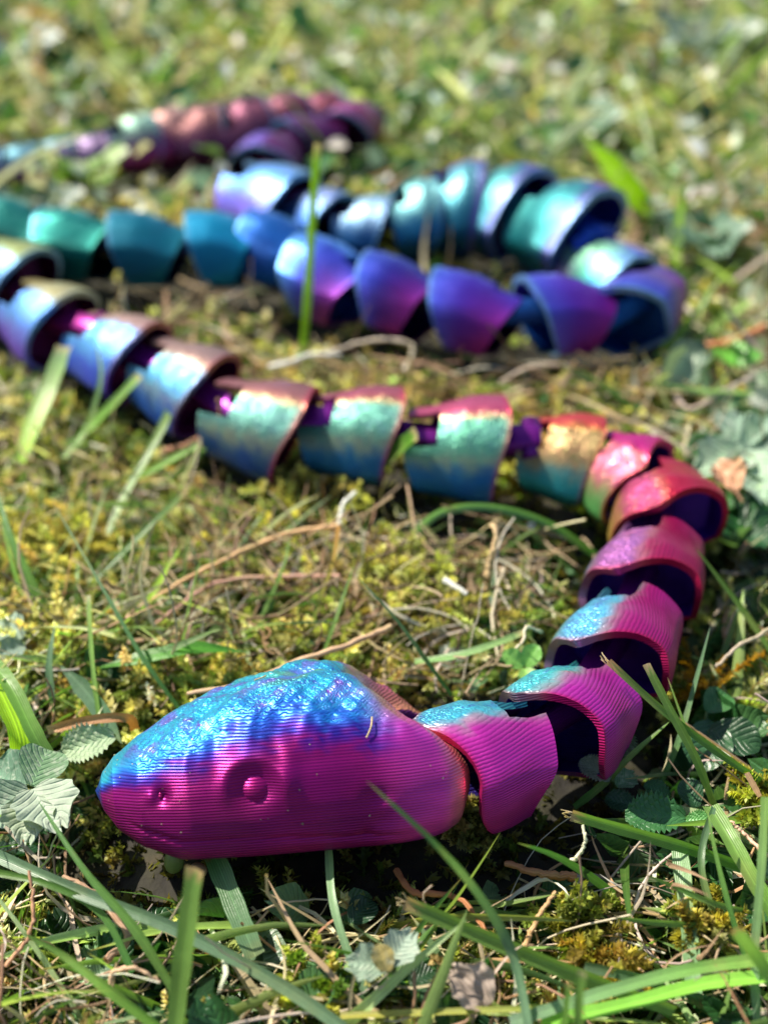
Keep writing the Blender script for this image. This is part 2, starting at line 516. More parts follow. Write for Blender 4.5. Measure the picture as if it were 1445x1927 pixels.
def tubes(buf, P, R, col, sides=4):
    n, K, _ = P.shape
    T = norm(np.gradient(P, axis=1))
    ref = np.broadcast_to(np.array([0.13, 0.21, 0.97]), T.shape)
    a = norm(np.cross(T, ref)); c = np.cross(T, a)
    ang = np.linspace(0, 2 * math.pi, sides, endpoint=False)
    r = np.asarray(R).reshape(n, -1)[:, :, None, None] if np.ndim(R) == 2 else np.asarray(R)[:, None, None, None]
    V = P[:, :, None, :] + r * (a[:, :, None, :] * np.cos(ang)[:, None] + c[:, :, None, :] * np.sin(ang)[:, None])
    F = grid_faces(K, sides, True)[None] + np.arange(n)[:, None, None] * (K * sides)
    U = np.zeros((n, K, sides, 2)); U[..., 0] = np.linspace(0, 1, sides); U[..., 1] = np.linspace(0, 1, K)[None, :, None]
    C = np.broadcast_to(col[:, None, None, :], V.shape)
    buf.add(V, F, C, U)


def rand_dir(n, zlo, zhi):
    a = rng.uniform(0, 2 * math.pi, n); z = rng.uniform(zlo, zhi, n)
    r = np.sqrt(np.clip(1 - z * z, 0, 1))
    return np.stack([np.cos(a) * r, np.sin(a) * r, z], -1)


def moss_paths(base, length, up, K=7, wander=0.45):
    n = len(base)
    d = rand_dir(n, up[0], up[1])
    P = [base]
    step = (length / (K - 1))[:, None]
    dr = rng.normal(0, wander, (n, 3)) * [1, 1, 0.35]
    for k in range(K - 1):
        d = norm(d + dr * 0.35 + rng.normal(0, 0.10, (n, 3)) - np.array([0, 0, 0.10 * k / K]))
        P.append(P[-1] + d * step)
    return np.stack(P, 1)


def moss(buf, base, length, nleaf, size, cols, up=(0.1, 0.95), weights=None, closed=1.0):
    """feathery shoots: a thin stem set all round with tiny pointed leaflets"""
    n = len(base)
    P = moss_paths(base, length, up)
    K = P.shape[1]
    col = pick(cols, n, weights)
    tubes(buf, P[:, ::2], np.full(n, 0.018), col * [0.8, 0.6, 0.5], 3)
    t = np.linspace(0.12, 1.0, nleaf)[None, :] * (K - 1) * 0.999
    k = t.astype(int); f = (t - k)[..., None]
    k = np.broadcast_to(k, (n, nleaf)); idx = np.arange(n)[:, None]
    A = P[idx, k]; B = P[idx, np.minimum(k + 1, K - 1)]
    C0 = A * (1 - f) + B * f
    T = norm(B - A + 1e-6)
    ref = norm(np.cross(T, rng.normal(0, 1, (n, nleaf, 3))))
    D = norm(ref * closed + T * rng.uniform(0.3, 1.1, (n, nleaf, 1)))
    Sd = norm(np.cross(D, T) + 1e-6)
    prof = (0.55 + 0.6 * np.sin(np.linspace(0.3, 2.9, nleaf)))[None, :]
    ln = (size[:, None] * prof * rng.uniform(0.7, 1.3, (n, nleaf)))[..., None]
    wd = ln * 0.26
    tip = C0 + D * ln + np.cross(Sd, D) * ln * rng.uniform(-0.3, 0.3, (n, nleaf, 1))
    m = C0 + D * ln * 0.4
    V = np.stack([C0, m - Sd * wd, tip, m + Sd * wd], 2)
    F = np.arange(n * nleaf * 4).reshape(-1, 4)
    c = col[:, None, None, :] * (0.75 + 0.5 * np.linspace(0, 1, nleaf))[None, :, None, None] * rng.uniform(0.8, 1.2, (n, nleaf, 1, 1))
    c = np.broadcast_to(c, V.shape)
    buf.add(V, F, np.clip(c, 0, 0.9))


MOSS_COLS = ['#ccc878', '#aeb866', '#dcd494', '#8c9c52', '#c4b474', '#788a44', '#e8e2b4']


def moss_density(x, y):
    return vnoise(x * 0.45 + 31, y * 0.45 + 3) * 0.7 + 0.3 * vnoise(x * 1.3, y * 1.3)


b = Buf()
# near, fine
p = scatter(10000, 11.0, 34)
d = moss_density(p[:, 0], p[:, 1])
u_, v_, _z = pix(np.column_stack([p, np.zeros(len(p))]))
want = np.where(v_ > 1400, 0.58, 0.32) + 0.22 * smooth(1050, 1250, u_)
cl = clearance(p)
k = (d > want) & (cl > 0.0)
p = p[k]; cl = cl[k]
base = np.column_stack([p, land(p[:, 0], p[:, 1])])
L0 = rng.uniform(0.7, 1.5, len(p)) * np.where(cl < 0.5, 0.6, 1.0)
moss(b, base, L0, 56, rng.uniform(0.10, 0.21, len(p)), MOSS_COLS, weights=[3, 3, 2, 3, 2, 2, 1])
# low filler under everything near
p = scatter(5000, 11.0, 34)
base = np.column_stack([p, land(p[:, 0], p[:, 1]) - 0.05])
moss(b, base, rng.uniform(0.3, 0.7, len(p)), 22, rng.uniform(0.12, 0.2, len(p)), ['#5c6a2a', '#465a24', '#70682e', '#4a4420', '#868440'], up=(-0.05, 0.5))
# far, coarse
p = scatter(9500, 34, 84)
d = moss_density(p[:, 0], p[:, 1]); cl = clearance(p)
k = (d > 0.47) & (cl > 0.0)
p = p[k]
base = np.column_stack([p, land(p[:, 0], p[:, 1])])
moss(b, base, rng.uniform(0.8, 1.7, len(p)), 20, rng.uniform(0.22, 0.36, len(p)), MOSS_COLS + ['#8a9a50'], weights=[3, 3, 3, 3, 2, 2, 2, 3])
tag(b.build('moss', MAT_MOSS), 'yellow-green feathery moss covering the lawn between the grass', kind='stuff')

# ---- thatch: dead curly straw
def straw_paths(base, length, K=8, curl=0.5, up=(-0.1, 0.5)):
    n = len(base)
    d = rand_dir(n, up[0], up[1])
    w = rng.normal(0, curl, (n, 3)) * [1, 1, 0.4]
    P = [base]; step = (length / (K - 1))[:, None]
    for k in range(K - 1):
        d = norm(d + w * 0.4 + rng.normal(0, 0.12, (n, 3)) * [1, 1, 0.5])
        P.append(P[-1] + d * step)
    P = np.stack(P, 1)
    g = land(P[..., 0], P[..., 1])
    P[..., 2] = np.maximum(P[..., 2], g + 0.1)
    return P


STRAW = ['#d0bc94', '#bca080', '#dccfaa', '#a08468', '#e8dcc8', '#b8946c', '#b8ac9c']
b = Buf()
p = scatter(3800, 11, 34)
u_, v_, _z = pix(np.column_stack([p, np.zeros(len(p))]))
base = np.column_stack([p, land(p[:, 0], p[:, 1]) + rng.uniform(0.1, 0.75, len(p))])
P = straw_paths(base, rng.uniform(0.8, 3.0, len(p)))
k = (clearance(P).min(1) > 0.05) & ~blocks_snake(P)
P = P[k]; n = len(P)
h = n // 2
tubes(b, P[:h], rng.uniform(0.010, 0.03, h), pick(STRAW, h, jitter=0.2), 4)
cst = pick(STRAW, n - h, jitter=0.2)
ribbons(b, P[h:], rng.uniform(0.03, 0.11, n - h), np.broadcast_to(rand_dir(n - h, -0.3, 0.3)[:, None], P[h:].shape), cst * 0.85, cst, 0.35)
p = scatter(2400, 30, 84)
base = np.column_stack([p, land(p[:, 0], p[:, 1]) + rng.uniform(0.1, 1.0, len(p))])
P = straw_paths(base, rng.uniform(1.0, 3.5, len(p)), K=6)
P = P[clearance(P).min(1) > 0.05]; n = len(P)
cst = pick(STRAW, n, jitter=0.2)
ribbons(b, P, rng.uniform(0.06, 0.22, n), np.broadcast_to(rand_dir(n, -0.3, 0.3)[:, None], P.shape), cst * 0.85, cst, 0.3)
# brown thatch between the rows of the snake, where the lawn is worn
pp = []
for (uu, vv, su, sv, m) in ((900, 690, 300, 30, 260), (330, 590, 120, 40, 120), (620, 1120, 330, 90, 260), (1060, 700, 100, 40, 120)):
    a = np.column_stack([rng.normal(uu, su, m), rng.normal(vv, sv, m)])
    pp.append(np.array([at(q[0], q[1], 0.0) for q in a]))
pp = np.concatenate(pp)
pp[:, 2] = land(pp[:, 0], pp[:, 1]) + rng.uniform(0.3, 0.9, len(pp))
P = straw_paths(pp, rng.uniform(0.9, 2.6, len(pp)), curl=0.8)
P = P[clearance(P).min(1) > 0.05]; n = len(P)
tubes(b, P, rng.uniform(0.015, 0.035, n), pick(['#8a6f50', '#a89070', '#6c503c', '#b8a080'], n), 4)
tag(b.build('dead_grass', MAT_STRAW), 'tan and grey curled dead grass strands matted through the moss', kind='stuff')

# ---- grass
GREENS = ['#688f44', '#4f783a', '#86a65c', '#9cb468', '#46703e', '#749468', '#acc48c']


def grass_paths(base, length, K=8, up=(0.15, 0.85), droop=0.25):
    n = len(base)
    d = rand_dir(n, up[0], up[1])
    hd = norm(d * [1, 1, 0])
    P = [base]; step = (length / (K - 1))[:, None]
    dr = rng.uniform(0.2, 1.4, (n, 1)) * droop
    for k in range(K - 1):
        d = norm(d + hd * dr * 0.25 - np.array([0, 0, 1]) * dr * 0.30 + rng.normal(0, 0.03, (n, 3)))
        P.append(P[-1] + d * step)
    P = np.stack(P, 1)
    g = land(P[..., 0], P[..., 1])
    P[..., 2] = np.maximum(P[..., 2], g + 0.05)
    return P


def add_grass(buf, p, lo, hi, wlo, whi, cols, K=8, up=(0.15, 0.85), droop=0.25, guard=True, w=None, dead=0.08):
    base = np.column_stack([p, land(p[:, 0], p[:, 1])])
    P = grass_paths(base, rng.uniform(lo, hi, len(p)), K, up, droop)
    c = clearance(P)
    bad = ((c < 0.05) & (P[..., 2] < 2.4)).any(1)
    if guard:
        lucky = (rng.random(len(P)) < 0.10) & (p[:, 1] > 17.5)
        bad |= blocks_snake(P) & ~lucky
    P = P[~bad]; n = len(P)
    a = rng.uniform(0, math.pi * 2, n)
    T = norm(P[:, 1] - P[:, 0])
    ref = np.stack([np.cos(a), np.sin(a), 0.3 * np.sin(a * 3)], -1)
    side = np.broadcast_to(norm(np.cross(T, ref))[:, None], P.shape)
    c1 = pick(cols, n, w)
    c0 = c1 * rng.uniform(0.6, 1.3, (n, 1)) + np.array([0.02, 0.015, 0]) 
    cut = rng.random(n) < 0.35
    tip = np.where(cut[:, None], lin('#b09868'), c1)
    dd = rng.random(n) < dead
    dc = pick(STRAW, n)
    c1 = np.where(dd[:, None], dc, c1); c0 = np.where(dd[:, None], dc * 0.8, c0)
    ribbons(buf, P, rng.uniform(wlo, whi, n), side, c0, c1, 0.22, None, tip)


b = Buf()
add_grass(b, scatter(520, 11, 20), 1.5, 4.2, 0.09, 0.26, GREENS, K=10)
add_grass(b, scatter(420, 10.5, 17), 2.2, 5.0, 0.08, 0.28, GREENS + ['#7aa480', '#5c8c6c'], K=12, up=(0.0, 0.4), droop=0.5)
add_grass(b, scatter(900, 18, 34), 1.2, 3.2, 0.05, 0.15, GREENS, K=9)
add_grass(b, scatter(420, 11, 34), 0.8, 2.2, 0.04, 0.08, GREENS, K=7, up=(0.5, 0.98))
q = scatter(7000, 16, 36); u_, v_, _z = pix(np.column_stack([q, np.zeros(len(q))]))
add_grass(b, q[(u_ > -100) & (u_ < 480) & (v_ > 650) & (v_ < 1320)][:1250], 1.2, 3.2, 0.04, 0.13, GREENS + ['#b8c090', '#c8c498'], K=8, up=(0.3, 0.95), dead=0.25)
add_grass(b, scatter(2000, 17, 36), 1.0, 3.0, 0.03, 0.09, ['#b0c488', '#94b070', '#c8cc98', '#7ca058', '#a8b878'], K=8, up=(0.1, 0.8), dead=0.3)
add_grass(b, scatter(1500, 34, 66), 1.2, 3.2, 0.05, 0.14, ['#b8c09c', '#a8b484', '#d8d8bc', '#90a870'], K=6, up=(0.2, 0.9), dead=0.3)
# right-hand side, lush
q = scatter(2600, 12, 40); u_, v_, _z = pix(np.column_stack([q, np.zeros(len(q))]))
add_grass(b, q[((u_ > 1150) | ((u_ < 330) & (v_ > 640) & (v_ < 1300)) | (v_ > 1640)) & (u_ > -200) & (u_ < 1600)][:620], 1.5, 3.6, 0.08, 0.22, GREENS, K=9)
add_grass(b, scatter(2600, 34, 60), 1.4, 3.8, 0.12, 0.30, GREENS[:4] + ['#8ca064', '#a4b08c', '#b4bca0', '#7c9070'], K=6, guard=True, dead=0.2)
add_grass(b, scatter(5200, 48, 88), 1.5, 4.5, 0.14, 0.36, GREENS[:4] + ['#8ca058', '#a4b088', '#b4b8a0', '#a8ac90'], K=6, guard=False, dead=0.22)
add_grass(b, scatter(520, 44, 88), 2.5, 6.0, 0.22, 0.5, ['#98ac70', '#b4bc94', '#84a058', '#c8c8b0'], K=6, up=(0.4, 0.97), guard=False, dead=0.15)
add_grass(b, scatter(260, 34, 60), 2.0, 4.5, 0.16, 0.32, ['#98ac70', '#b4bc94', '#84a058', '#c8c8b0'], K=6, up=(0.4, 0.97), dead=0.15)
# blades pressed down and pushed outwards along the body's edge
q = scatter(26000, 14, 44); c_ = clearance(q)
q = q[(c_ > 0.08) & (c_ < 0.55)][:900]
add_grass(b, q, 0.6, 1.5, 0.05, 0.14, GREENS, K=7, up=(0.0, 0.5), droop=0.6, dead=0.3)
tag(b.build('grass', MAT_GRASS), 'short mown green grass blades growing all over the lawn', kind='stuff')


# ---- small leaves of weeds, and white flecks painted as glints
def leaf_template(nu=7, nv=5, lobes=0, aspect=0.7, cup=0.18, notch=0.0, serr=0.0):
    """grid in local space: base at origin, length 1 along +Y, normal +Z; returns V (nu*nv,3), F, U"""
    t = np.linspace(0, 1, nu)
    w = np.power(np.sin(np.pi * np.clip(t * 0.93 + 0.035, 0, 1)), 0.62) * aspect * 0.5
    if serr:
        w = w * (1 + serr * np.where(np.arange(nu) % 2 == 0, 1, -1) * (t > 0.1))
    s = np.linspace(-1, 1, nv)
    Tt, Ss = np.meshgrid(t, s, indexing='ij')
    X = Ss * w[:, None]
    Y = Tt + 0.10 * np.abs(Ss) * np.sin(np.pi * Tt)
    if lobes:
        Y = Y * (1 + 0.10 * np.cos(Ss * lobes * math.pi) * smooth(0.5, 1.0, Tt))
        X = X * (1 + 0.07 * np.cos(Tt * lobes * 2 * math.pi))
    Z = cup * (np.abs(Ss) ** 1.5) * w[:, None] * 2 - 0.16 * Tt ** 2 + 0.02 * np.sin(Tt * 17) * np.abs(Ss)
    V = np.stack([X, Y, Z], -1).reshape(-1, 3)
    U = np.stack([(Ss + 1) / 2, Tt], -1).reshape(-1, 2)
    return V, grid_faces(nu, nv), U


def frames(direction, normal):
    y = norm(direction); x = norm(np.cross(y, normal)); z = np.cross(x, y)
    return np.stack([x, y, z], -1)          # columns


def stamp(buf, tpl, base, direction, normal, size, col, vein=0.0):
    V, F, U = tpl
    R = frames(direction, normal)
    W = np.einsum('nij,kj->nki', R, V) * size[:, None, None] + base[:, None, :]
    n = len(base)
    F2 = F[None] + np.arange(n)[:, None, None] * len(V)
    c = np.broadcast_to(col[:, None, :], W.shape)
    if vein:
        g = np.exp(-((U[:, 0] - 0.5) / 0.09) ** 2)[None, :, None] * vein
        c = c * (1 + g)
    buf.add(W, F2, c, np.broadcast_to(U[None], (n,) + U.shape))


def scatter_leaves(buf, p, hmin, hmax, smin, smax, cols, tpl, guard=True, w=None, tilt=(0.25, 1.0)):
    n = len(p)
    base = np.column_stack([p, land(p[:, 0], p[:, 1]) + rng.uniform(hmin, hmax, n)])
    nrm = rand_dir(n, *tilt)
    dr = norm(np.cross(nrm, rng.normal(0, 1, (n, 3))))
    size = rng.uniform(smin, smax, n)
    P = np.stack([base, base + dr * size[:, None]], 1)
    bad = (clearance(P).min(1) < 0.1)
    if guard: bad |= blocks_snake(P)
    k = ~bad
    stamp(buf, tpl, base[k], dr[k], nrm[k], size[k], pick(cols, k.sum(), w), 0.35)


LEAFG = ['#2f5a30', '#3c6a38', '#4f7a48', '#24482a', '#6a8a60']
PALE = ['#8aa088', '#b0bca8', '#7c9c7c', '#c8d0c0', '#688868']
b = Buf()
tpl1 = leaf_template(7, 5, 0, 0.75)
tpl2 = leaf_template(9, 7, 2, 0.9, 0.25)
scatter_leaves(b, scatter(480, 11, 20), 0.0, 0.6, 0.4, 1.0, LEAFG, tpl2)
scatter_leaves(b, scatter(420, 11, 34), 0.1, 0.7, 0.18, 0.4, LEAFG + ['#7aa060'], tpl1)
scatter_leaves(b, scatter(500, 18, 36), 0.0, 0.5, 0.35, 0.8, LEAFG + PALE[:2], tpl2)
q = scatter(1600, 13, 36); u_, v_, _z = pix(np.column_stack([q, np.zeros(len(q))]))
scatter_leaves(b, q[(u_ > 1120) & (u_ < 1600) & (v_ > 850) & (v_ < 1650)][:260], 0.1, 0.9, 0.6, 1.3, LEAFG, tpl2)
scatter_leaves(b, q[(u_ > 1230) & (v_ > 720) & (v_ < 1000)][:60], 0.5, 1.2, 0.7, 1.3, PALE, tpl2)
scatter_leaves(b, scatter(700, 36, 60), 0.2, 1.2, 0.5, 1.2, LEAFG + PALE, tpl1)
scatter_leaves(b, scatter(1500, 46, 88), 0.3, 1.8, 0.5, 1.4, LEAFG + PALE, tpl1, guard=False, tilt=(0.1, 1))
scatter_leaves(b, scatter(1000, 42, 88), 0.6, 2.2, 0.25, 0.8, ['#f0f2e4', '#dfe6d8', '#e8e0d0'], tpl1, guard=False, tilt=(0.3, 1))  # white leaf-shaped flecks painted as glints over the far lawn
scatter_leaves(b, scatter(160, 24, 44), 0.4, 1.0, 0.15, 0.35, ['#f0f2e4', '#dfe6d8', '#e8e0d0'], tpl1, tilt=(0.3, 1))  # a few more painted white glints, nearer
tag(b.build('weed_leaves', MAT_LEAF), 'small dark and pale green weed leaves creeping low in the lawn, with white flecks painted as glints', kind='stuff')


# ================================================================== the printed snake
root = tag(empty('articulated_snake', HEAD_REAR * [1, 1, 0]),
           'iridescent pink, blue and teal 3D printed jointed snake toy lying in loops on the lawn', 'toy snake')
ROOT = HEAD_REAR * [1, 1, 0]
PROF = np.array([(0.0, 0.0), (0.62, 0.0), (0.80, 0.10), (1.12, 0.62), (1.25, 0.98), (1.20, 1.22), (0.90, 1.62), (0.52, 1.88), (0.22, 1.97), (0.0, 1.98)])


def hex_profile(n_half):
    """closed loop (y, z, s): s runs -1 (right foot) .. 0 (top) .. 1 (left foot)"""
    pts = spline(PROF, n_half)
    right = pts * [-1, 1]
    left = pts[::-1][1:-1]
    loop = np.vstack([right, left])
    s = np.concatenate([np.linspace(-1, 0, n_half), np.linspace(0, 1, n_half)[1:-1]])
    return loop, s


def seg_colour(k, s, x, inner):
    u, v, sz, cr, ct, cl, ci = SEG[k]
    R_, T_, L_, I_ = lin(cr), lin(ct), lin(cl), lin(ci)
    a = np.abs(s)[..., None]
    s_ = s[..., None]
    side = np.where(s_ < 0, R_, L_)
    gold = lin('#d8b050') if v > 700 else (T_ + side) / 2 * 1.1
    lo_, hi_ = np.where(s_ < 0, 0.22, 0.11 if k < 4 else 0.05), np.where(s_ < 0, 0.42, 0.27 if k < 4 else 0.17)
    a = a + 0.07 * (vnoise(x * 7 + k * 5, s * 34 + k)[..., None] - 0.5)
    tq = np.clip((a - lo_) / (hi_ - lo_), 0, 1); tq = tq * tq * (3 - 2 * tq)
    c = T_ * (1 - tq) + side * tq
    rim = np.exp(-((a - np.where(s_ < 0, 0.30, 0.19 if k < 4 else 0.11)) / 0.045) ** 2) * 0.42 * (0.6 if v > 700 else 0.3)
    c = c * (1 - rim) + gold * rim
    # the strand turns towards blue / violet lower down the flank
    low = smooth(0.55, 0.95, a)
    turn = np.where(s_ < 0, lin('#6a48c8') if 9 < k < 14 else lin('#2a48b0'), (lin('#0a5a98') if 14 < k < 21 else lin('#b82878')) if v < 700 else lin('#d858a8'))
    c = c * (1 - 0.5 * low) + turn * 0.5 * low
    if 20 < k < 27:
        bk = smooth(0.35, -0.9, x)[..., None] * smooth(0.2, 0.5, a)
        c = c * (1 - 0.7 * bk) + lin('#a02890') * 0.7 * bk
        fr = smooth(0.0, 0.9, x)[..., None] * 0.5
        c = c * (1 - fr) + lin('#4878e0' if k != 21 else '#68b8f0') * fr
    if 27 <= k < 30:
        fr = smooth(0.5, 0.95, x)[..., None] * 0.7
        c = c * (1 - fr) + lin('#7838a8') * fr
    # lit edge of the mouth rim put into the colour: reddish near, pale blue far
    edge = smooth(0.86, 1.0, x)[..., None] * ((0.3 if 9 < k < 14 else 0.55) if v > 600 else 0.75)
    c = c * (1 - edge) + lin('#c81e58' if v > 650 else '#88b8d8') * edge
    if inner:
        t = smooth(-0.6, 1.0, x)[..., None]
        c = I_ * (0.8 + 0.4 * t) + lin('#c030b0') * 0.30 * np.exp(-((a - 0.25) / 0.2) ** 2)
    return np.clip(c, 0.003, 0.9)


def build_segment(k):
    u, v, sz, *_r = SEG[k]
    c = CEN[k]
    prev = CEN[k - 1] if k else c + norm(HEAD_NOSE - HEAD_REAR) * 2.5
    nxt = CEN[min(k + 1, len(SEG) - 1)]
    f = norm((prev - c) / np.linalg.norm(prev - c) + (c - nxt) / max(np.linalg.norm(c - nxt), 1e-6)) if k + 1 < len(SEG) else norm(prev - c)
    gap = 0.5 * (np.linalg.norm(prev - c) + np.linalg.norm(c - nxt)) if k + 1 < len(SEG) else np.linalg.norm(prev - c)
    hl = min(1.28 * sz, gap * (0.50 if k < 5 else 0.52 if k < 15 else 0.58 if k < 36 else 0.72))
    ang = math.atan2(f[1], f[0]) + (math.radians(rng.normal(0, 9)) if k > 20 else 0)
    nh, nx = 25, 19
    loop, s = hex_profile(nh)
    n = len(loop)
    xs_ = np.linspace(-1, 1, nx)
    zrel = np.clip(loop[:, 1] / 1.98, 0, 1)
    half = hl * (0.36 + 0.64 * np.power(zrel, 0.8))              # fan shape: long on top, short at the foot
    half = half * (1 - 0.08 * np.exp(-((s) / 0.15) ** 2))
    front = 1 - 0.10 * 0
    X = xs_[:, None] * half[None, :]
    # the mouth: the spine runs forward as a tongue, the flanks are cut back in a curve, the lower corner comes forward again
    aa = np.abs(s)
    cutb = -0.26 * np.exp(-((aa - 0.36) / 0.16) ** 2) + 0.22 * np.exp(-((aa) / 0.15) ** 2) + 0.10 * np.exp(-((aa - 0.72) / 0.10) ** 2)
    if 5 < k < 15: cutb = cutb * 0.35
    if k < 15:
        X = X + (smooth(0.1, 1.0, xs_)[:, None] * cutb[None, :] + smooth(-0.1, -1.0, xs_)[:, None] * 0.12 * np.exp(-((aa - 0.72) / 0.12) ** 2)[None, :]) * hl
    # mouth wide, back narrow, a slight bulge between
    sc = ((0.80 if k < 15 else 0.88) + (0.20 if k < 15 else 0.12) * smooth(-1, 0.6, xs_))[:, None] * np.ones(n)[None]
    Y = loop[None, :, 0] * sc * sz
    Z = loop[None, :, 1] * (0.83 + 0.17 * smooth(-1, 0.4, xs_))[:, None] * sz
    outer = np.stack([X, Y, Z], -1)
    cen = np.array([0, 0, 0.9 * sz])
    inner = outer.copy()
    inner[..., 1] *= 0.885
    inner[..., 2] = (inner[..., 2] - cen[2]) * 0.88 + cen[2] * 0.97
    inner[..., 0] *= 0.985
    S2 = np.broadcast_to(s[None], (nx, n)); X2 = np.broadcast_to(xs_[:, None], (nx, n))
    kn = np.exp(-((S2 + 0.12) / 0.24) ** 4) * (0.9 if v > 700 else 0.5) + 0.10
    # scaly raised pattern on the back, as printed
    amp = 0.035 * np.exp(-(S2 / 0.24) ** 4)
    outer[..., 2] += amp * np.sin(X * 11 + np.abs(Y) * 7) * np.cos(Y * 9)
    b = Buf()
    cut_j = np.abs(loop[:, 0] * sz) < 0.56 * sz
    top_j = cut_j & (loop[:, 1] > 1)
    keep = np.ones((nx - 1, n), bool)
    jj = np.where(top_j)[0]
    fl = np.zeros(n, bool)
    for j in range(n):
        fl[j] = top_j[j] and top_j[(j + 1) % n]
    ncut = 6
    keep[:ncut, fl] = False
    F = grid_faces(nx, n, True).reshape(nx - 1, n, 4)
    Fk = F[keep]
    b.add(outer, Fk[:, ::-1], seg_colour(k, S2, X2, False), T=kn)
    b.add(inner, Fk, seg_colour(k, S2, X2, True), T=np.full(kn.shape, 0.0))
    # rims: front, back, and the three edges of the notch join outer to inner
    def rim(idx, closed):
        o_, i_ = outer.reshape(-1, 3)[idx], inner.reshape(-1, 3)[idx]
        cc = seg_colour(k, S2.reshape(-1)[idx], X2.reshape(-1)[idx], False)
        ss = np.stack([o_, i_], 0)
        m = len(idx)
        b.add(ss, grid_faces(2, m, closed), np.concatenate([cc, cc]), T=np.full(2 * m, 0.0))
    rim(np.arange(n) + (nx - 1) * n, True)
    j0, j1 = np.where(fl)[0][0], np.where(fl)[0][-1] + 1
    rest = np.arange(j1, j0 + n + 1) % n
    rim(rest, False)
    rim(np.arange(0, ncut + 1) * n + j0, False)
    rim(np.arange(0, ncut + 1) * n + j1, False)
    rim(np.arange(j0, j1 + 1) + ncut * n, False)
    # bulkhead inside, which carries the hinge
    r_ = nx // 2 - 1
    ring = inner[r_]
    hub = ring * [1, 0.35, 0.35] + [0, 0, cen[2] * 0.62]
    b.add(np.stack([ring, hub]), grid_faces(2, n, True), np.broadcast_to(lin(SEG[k][6]) * 0.8, (2 * n, 3)))
    hb = hub.mean(0)
    b.add(np.stack([hub, hub * 0.02 + hb * 0.98]), grid_faces(2, n, True), np.broadcast_to(lin(SEG[k][6]) * 0.7, (2 * n, 3)))
    o = b.build('body_segment', MAT_FIL)
    o.parent = root
    roll = math.radians((27 if k < 26 else 14 if k < 33 else 8) + rng.normal(0, 2.5 if k < 19 else 9))
    Cr = 0.95 * sz
    off = np.array([0, Cr * math.sin(roll), Cr - Cr * math.cos(roll)])       # turn about the core, not about the foot
    off = np.array([-math.sin(ang) * off[1], math.cos(ang) * off[1], off[2] + 0.08])
    if k > 36: off = off - [0, 0, 0.35]
    o.location = Vector((c + off - ROOT) * S)
    o.rotation_euler = (roll, math.radians(rng.normal(0, 2)), ang)
    # hinge bar reaching into the notch of the segment before it
    if k:
        pb = CEN[k - 1] - c
        d2 = np.array([math.cos(-ang) * pb[0] - math.sin(-ang) * pb[1], math.sin(-ang) * pb[0] + math.cos(-ang) * pb[1]])
        L_ = max(np.linalg.norm(d2) - 0.35 * sz, 0.9)
        d2 = d2 / np.linalg.norm(d2)
    else:
        d2 = np.array([1.0, 0.0]); L_ = 1.3
    z0, wd, th = 1.12 * sz, (0.2 if k < 6 else 0.25) * sz, (0.2 if k < 6 else 0.27) * sz
    m = 12
    t = np.linspace(-0.35, L_, m)
    cs = np.array([(-1, -1), (-0.8, -1.15), (0.8, -1.15), (1, -1), (1.12, 0), (1, 1), (0.8, 1.15), (-0.8, 1.15), (-1, 1), (-1.12, 0)])
    lat = np.array([-d2[1], d2[0], 0]); fw = np.array([d2[0], d2[1], 0])
    shape = np.where(t > L_ - 0.12, 0.82, 1.0)
    V = np.array([[0, 0, z0]]) + t[:, None] * fw
    V = V[:, None, :] + (cs[None, :, :1] * lat * wd + cs[None, :, 1:] * np.array([0, 0, 1]) * th) * shape[:, None, None]
    hb = Buf()
    nc = len(cs)
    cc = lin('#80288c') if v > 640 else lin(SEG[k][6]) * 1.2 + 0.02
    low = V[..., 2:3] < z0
    hb.add(V, grid_faces(m, nc, True), np.where(low, cc * 0.7, cc * 1.1))  # bar colour holds a lit top and a shaded underside
    hb.add(np.stack([V[-1], V[-1] * 0.02 + V[-1].mean(0) * 0.98]), grid_faces(2, nc, True), np.broadcast_to(cc, (2 * nc, 3)))
    # crossing pin near the end
    a = np.linspace(0, 2 * math.pi, 12, endpoint=False)
    pc = np.array([0, 0, z0]) + fw * (L_ - 0.22 * sz)
    ringp = np.cos(a)[:, None] * fw * 0.22 * sz + np.sin(a)[:, None] * np.array([0, 0, 1]) * 0.22 * sz
    pv = np.stack([pc + ringp * q + lat * w * 0.46 * sz for q, w in ((0.02, -1), (1, -1), (1, 1), (0.02, 1))])
    hb.add(pv, grid_faces(4, 12, True), np.broadcast_to(cc * 0.9, (48, 3)))
    h = hb.build('hinge_link', MAT_FIL)
    h.parent = o
    return o


for k in range(len(SEG)):
    build_segment(k)


# ------------------------------------------------------------------ head
ax = HEAD_REAR - HEAD_NOSE
HL = float(np.linalg.norm(ax)) + 0.35
h_ang = math.atan2(ax[1], ax[0])                     # local +X runs from the nose to the neck
ca, sa = math.cos(h_ang), math.sin(h_ang)


HROLL = math.radians(32)
cr_, sr_ = math.cos(HROLL), math.sin(HROLL)
HPIV = 1.0
HDROP = 0.20


def head_world(P):
    # the head leans away: its near flank is turned up towards the light (turn about the line z = HPIV)
    P = np.stack([P[..., 0], P[..., 1] * cr_ + (P[..., 2] - HPIV) * sr_, -P[..., 1] * sr_ + (P[..., 2] - HPIV) * cr_ + HPIV - HDROP], -1)
    return np.stack([HEAD_NOSE[0] + P[..., 0] * ca - P[..., 1] * sa, HEAD_NOSE[1] + P[..., 0] * sa + P[..., 1] * ca, P[..., 2]], -1)


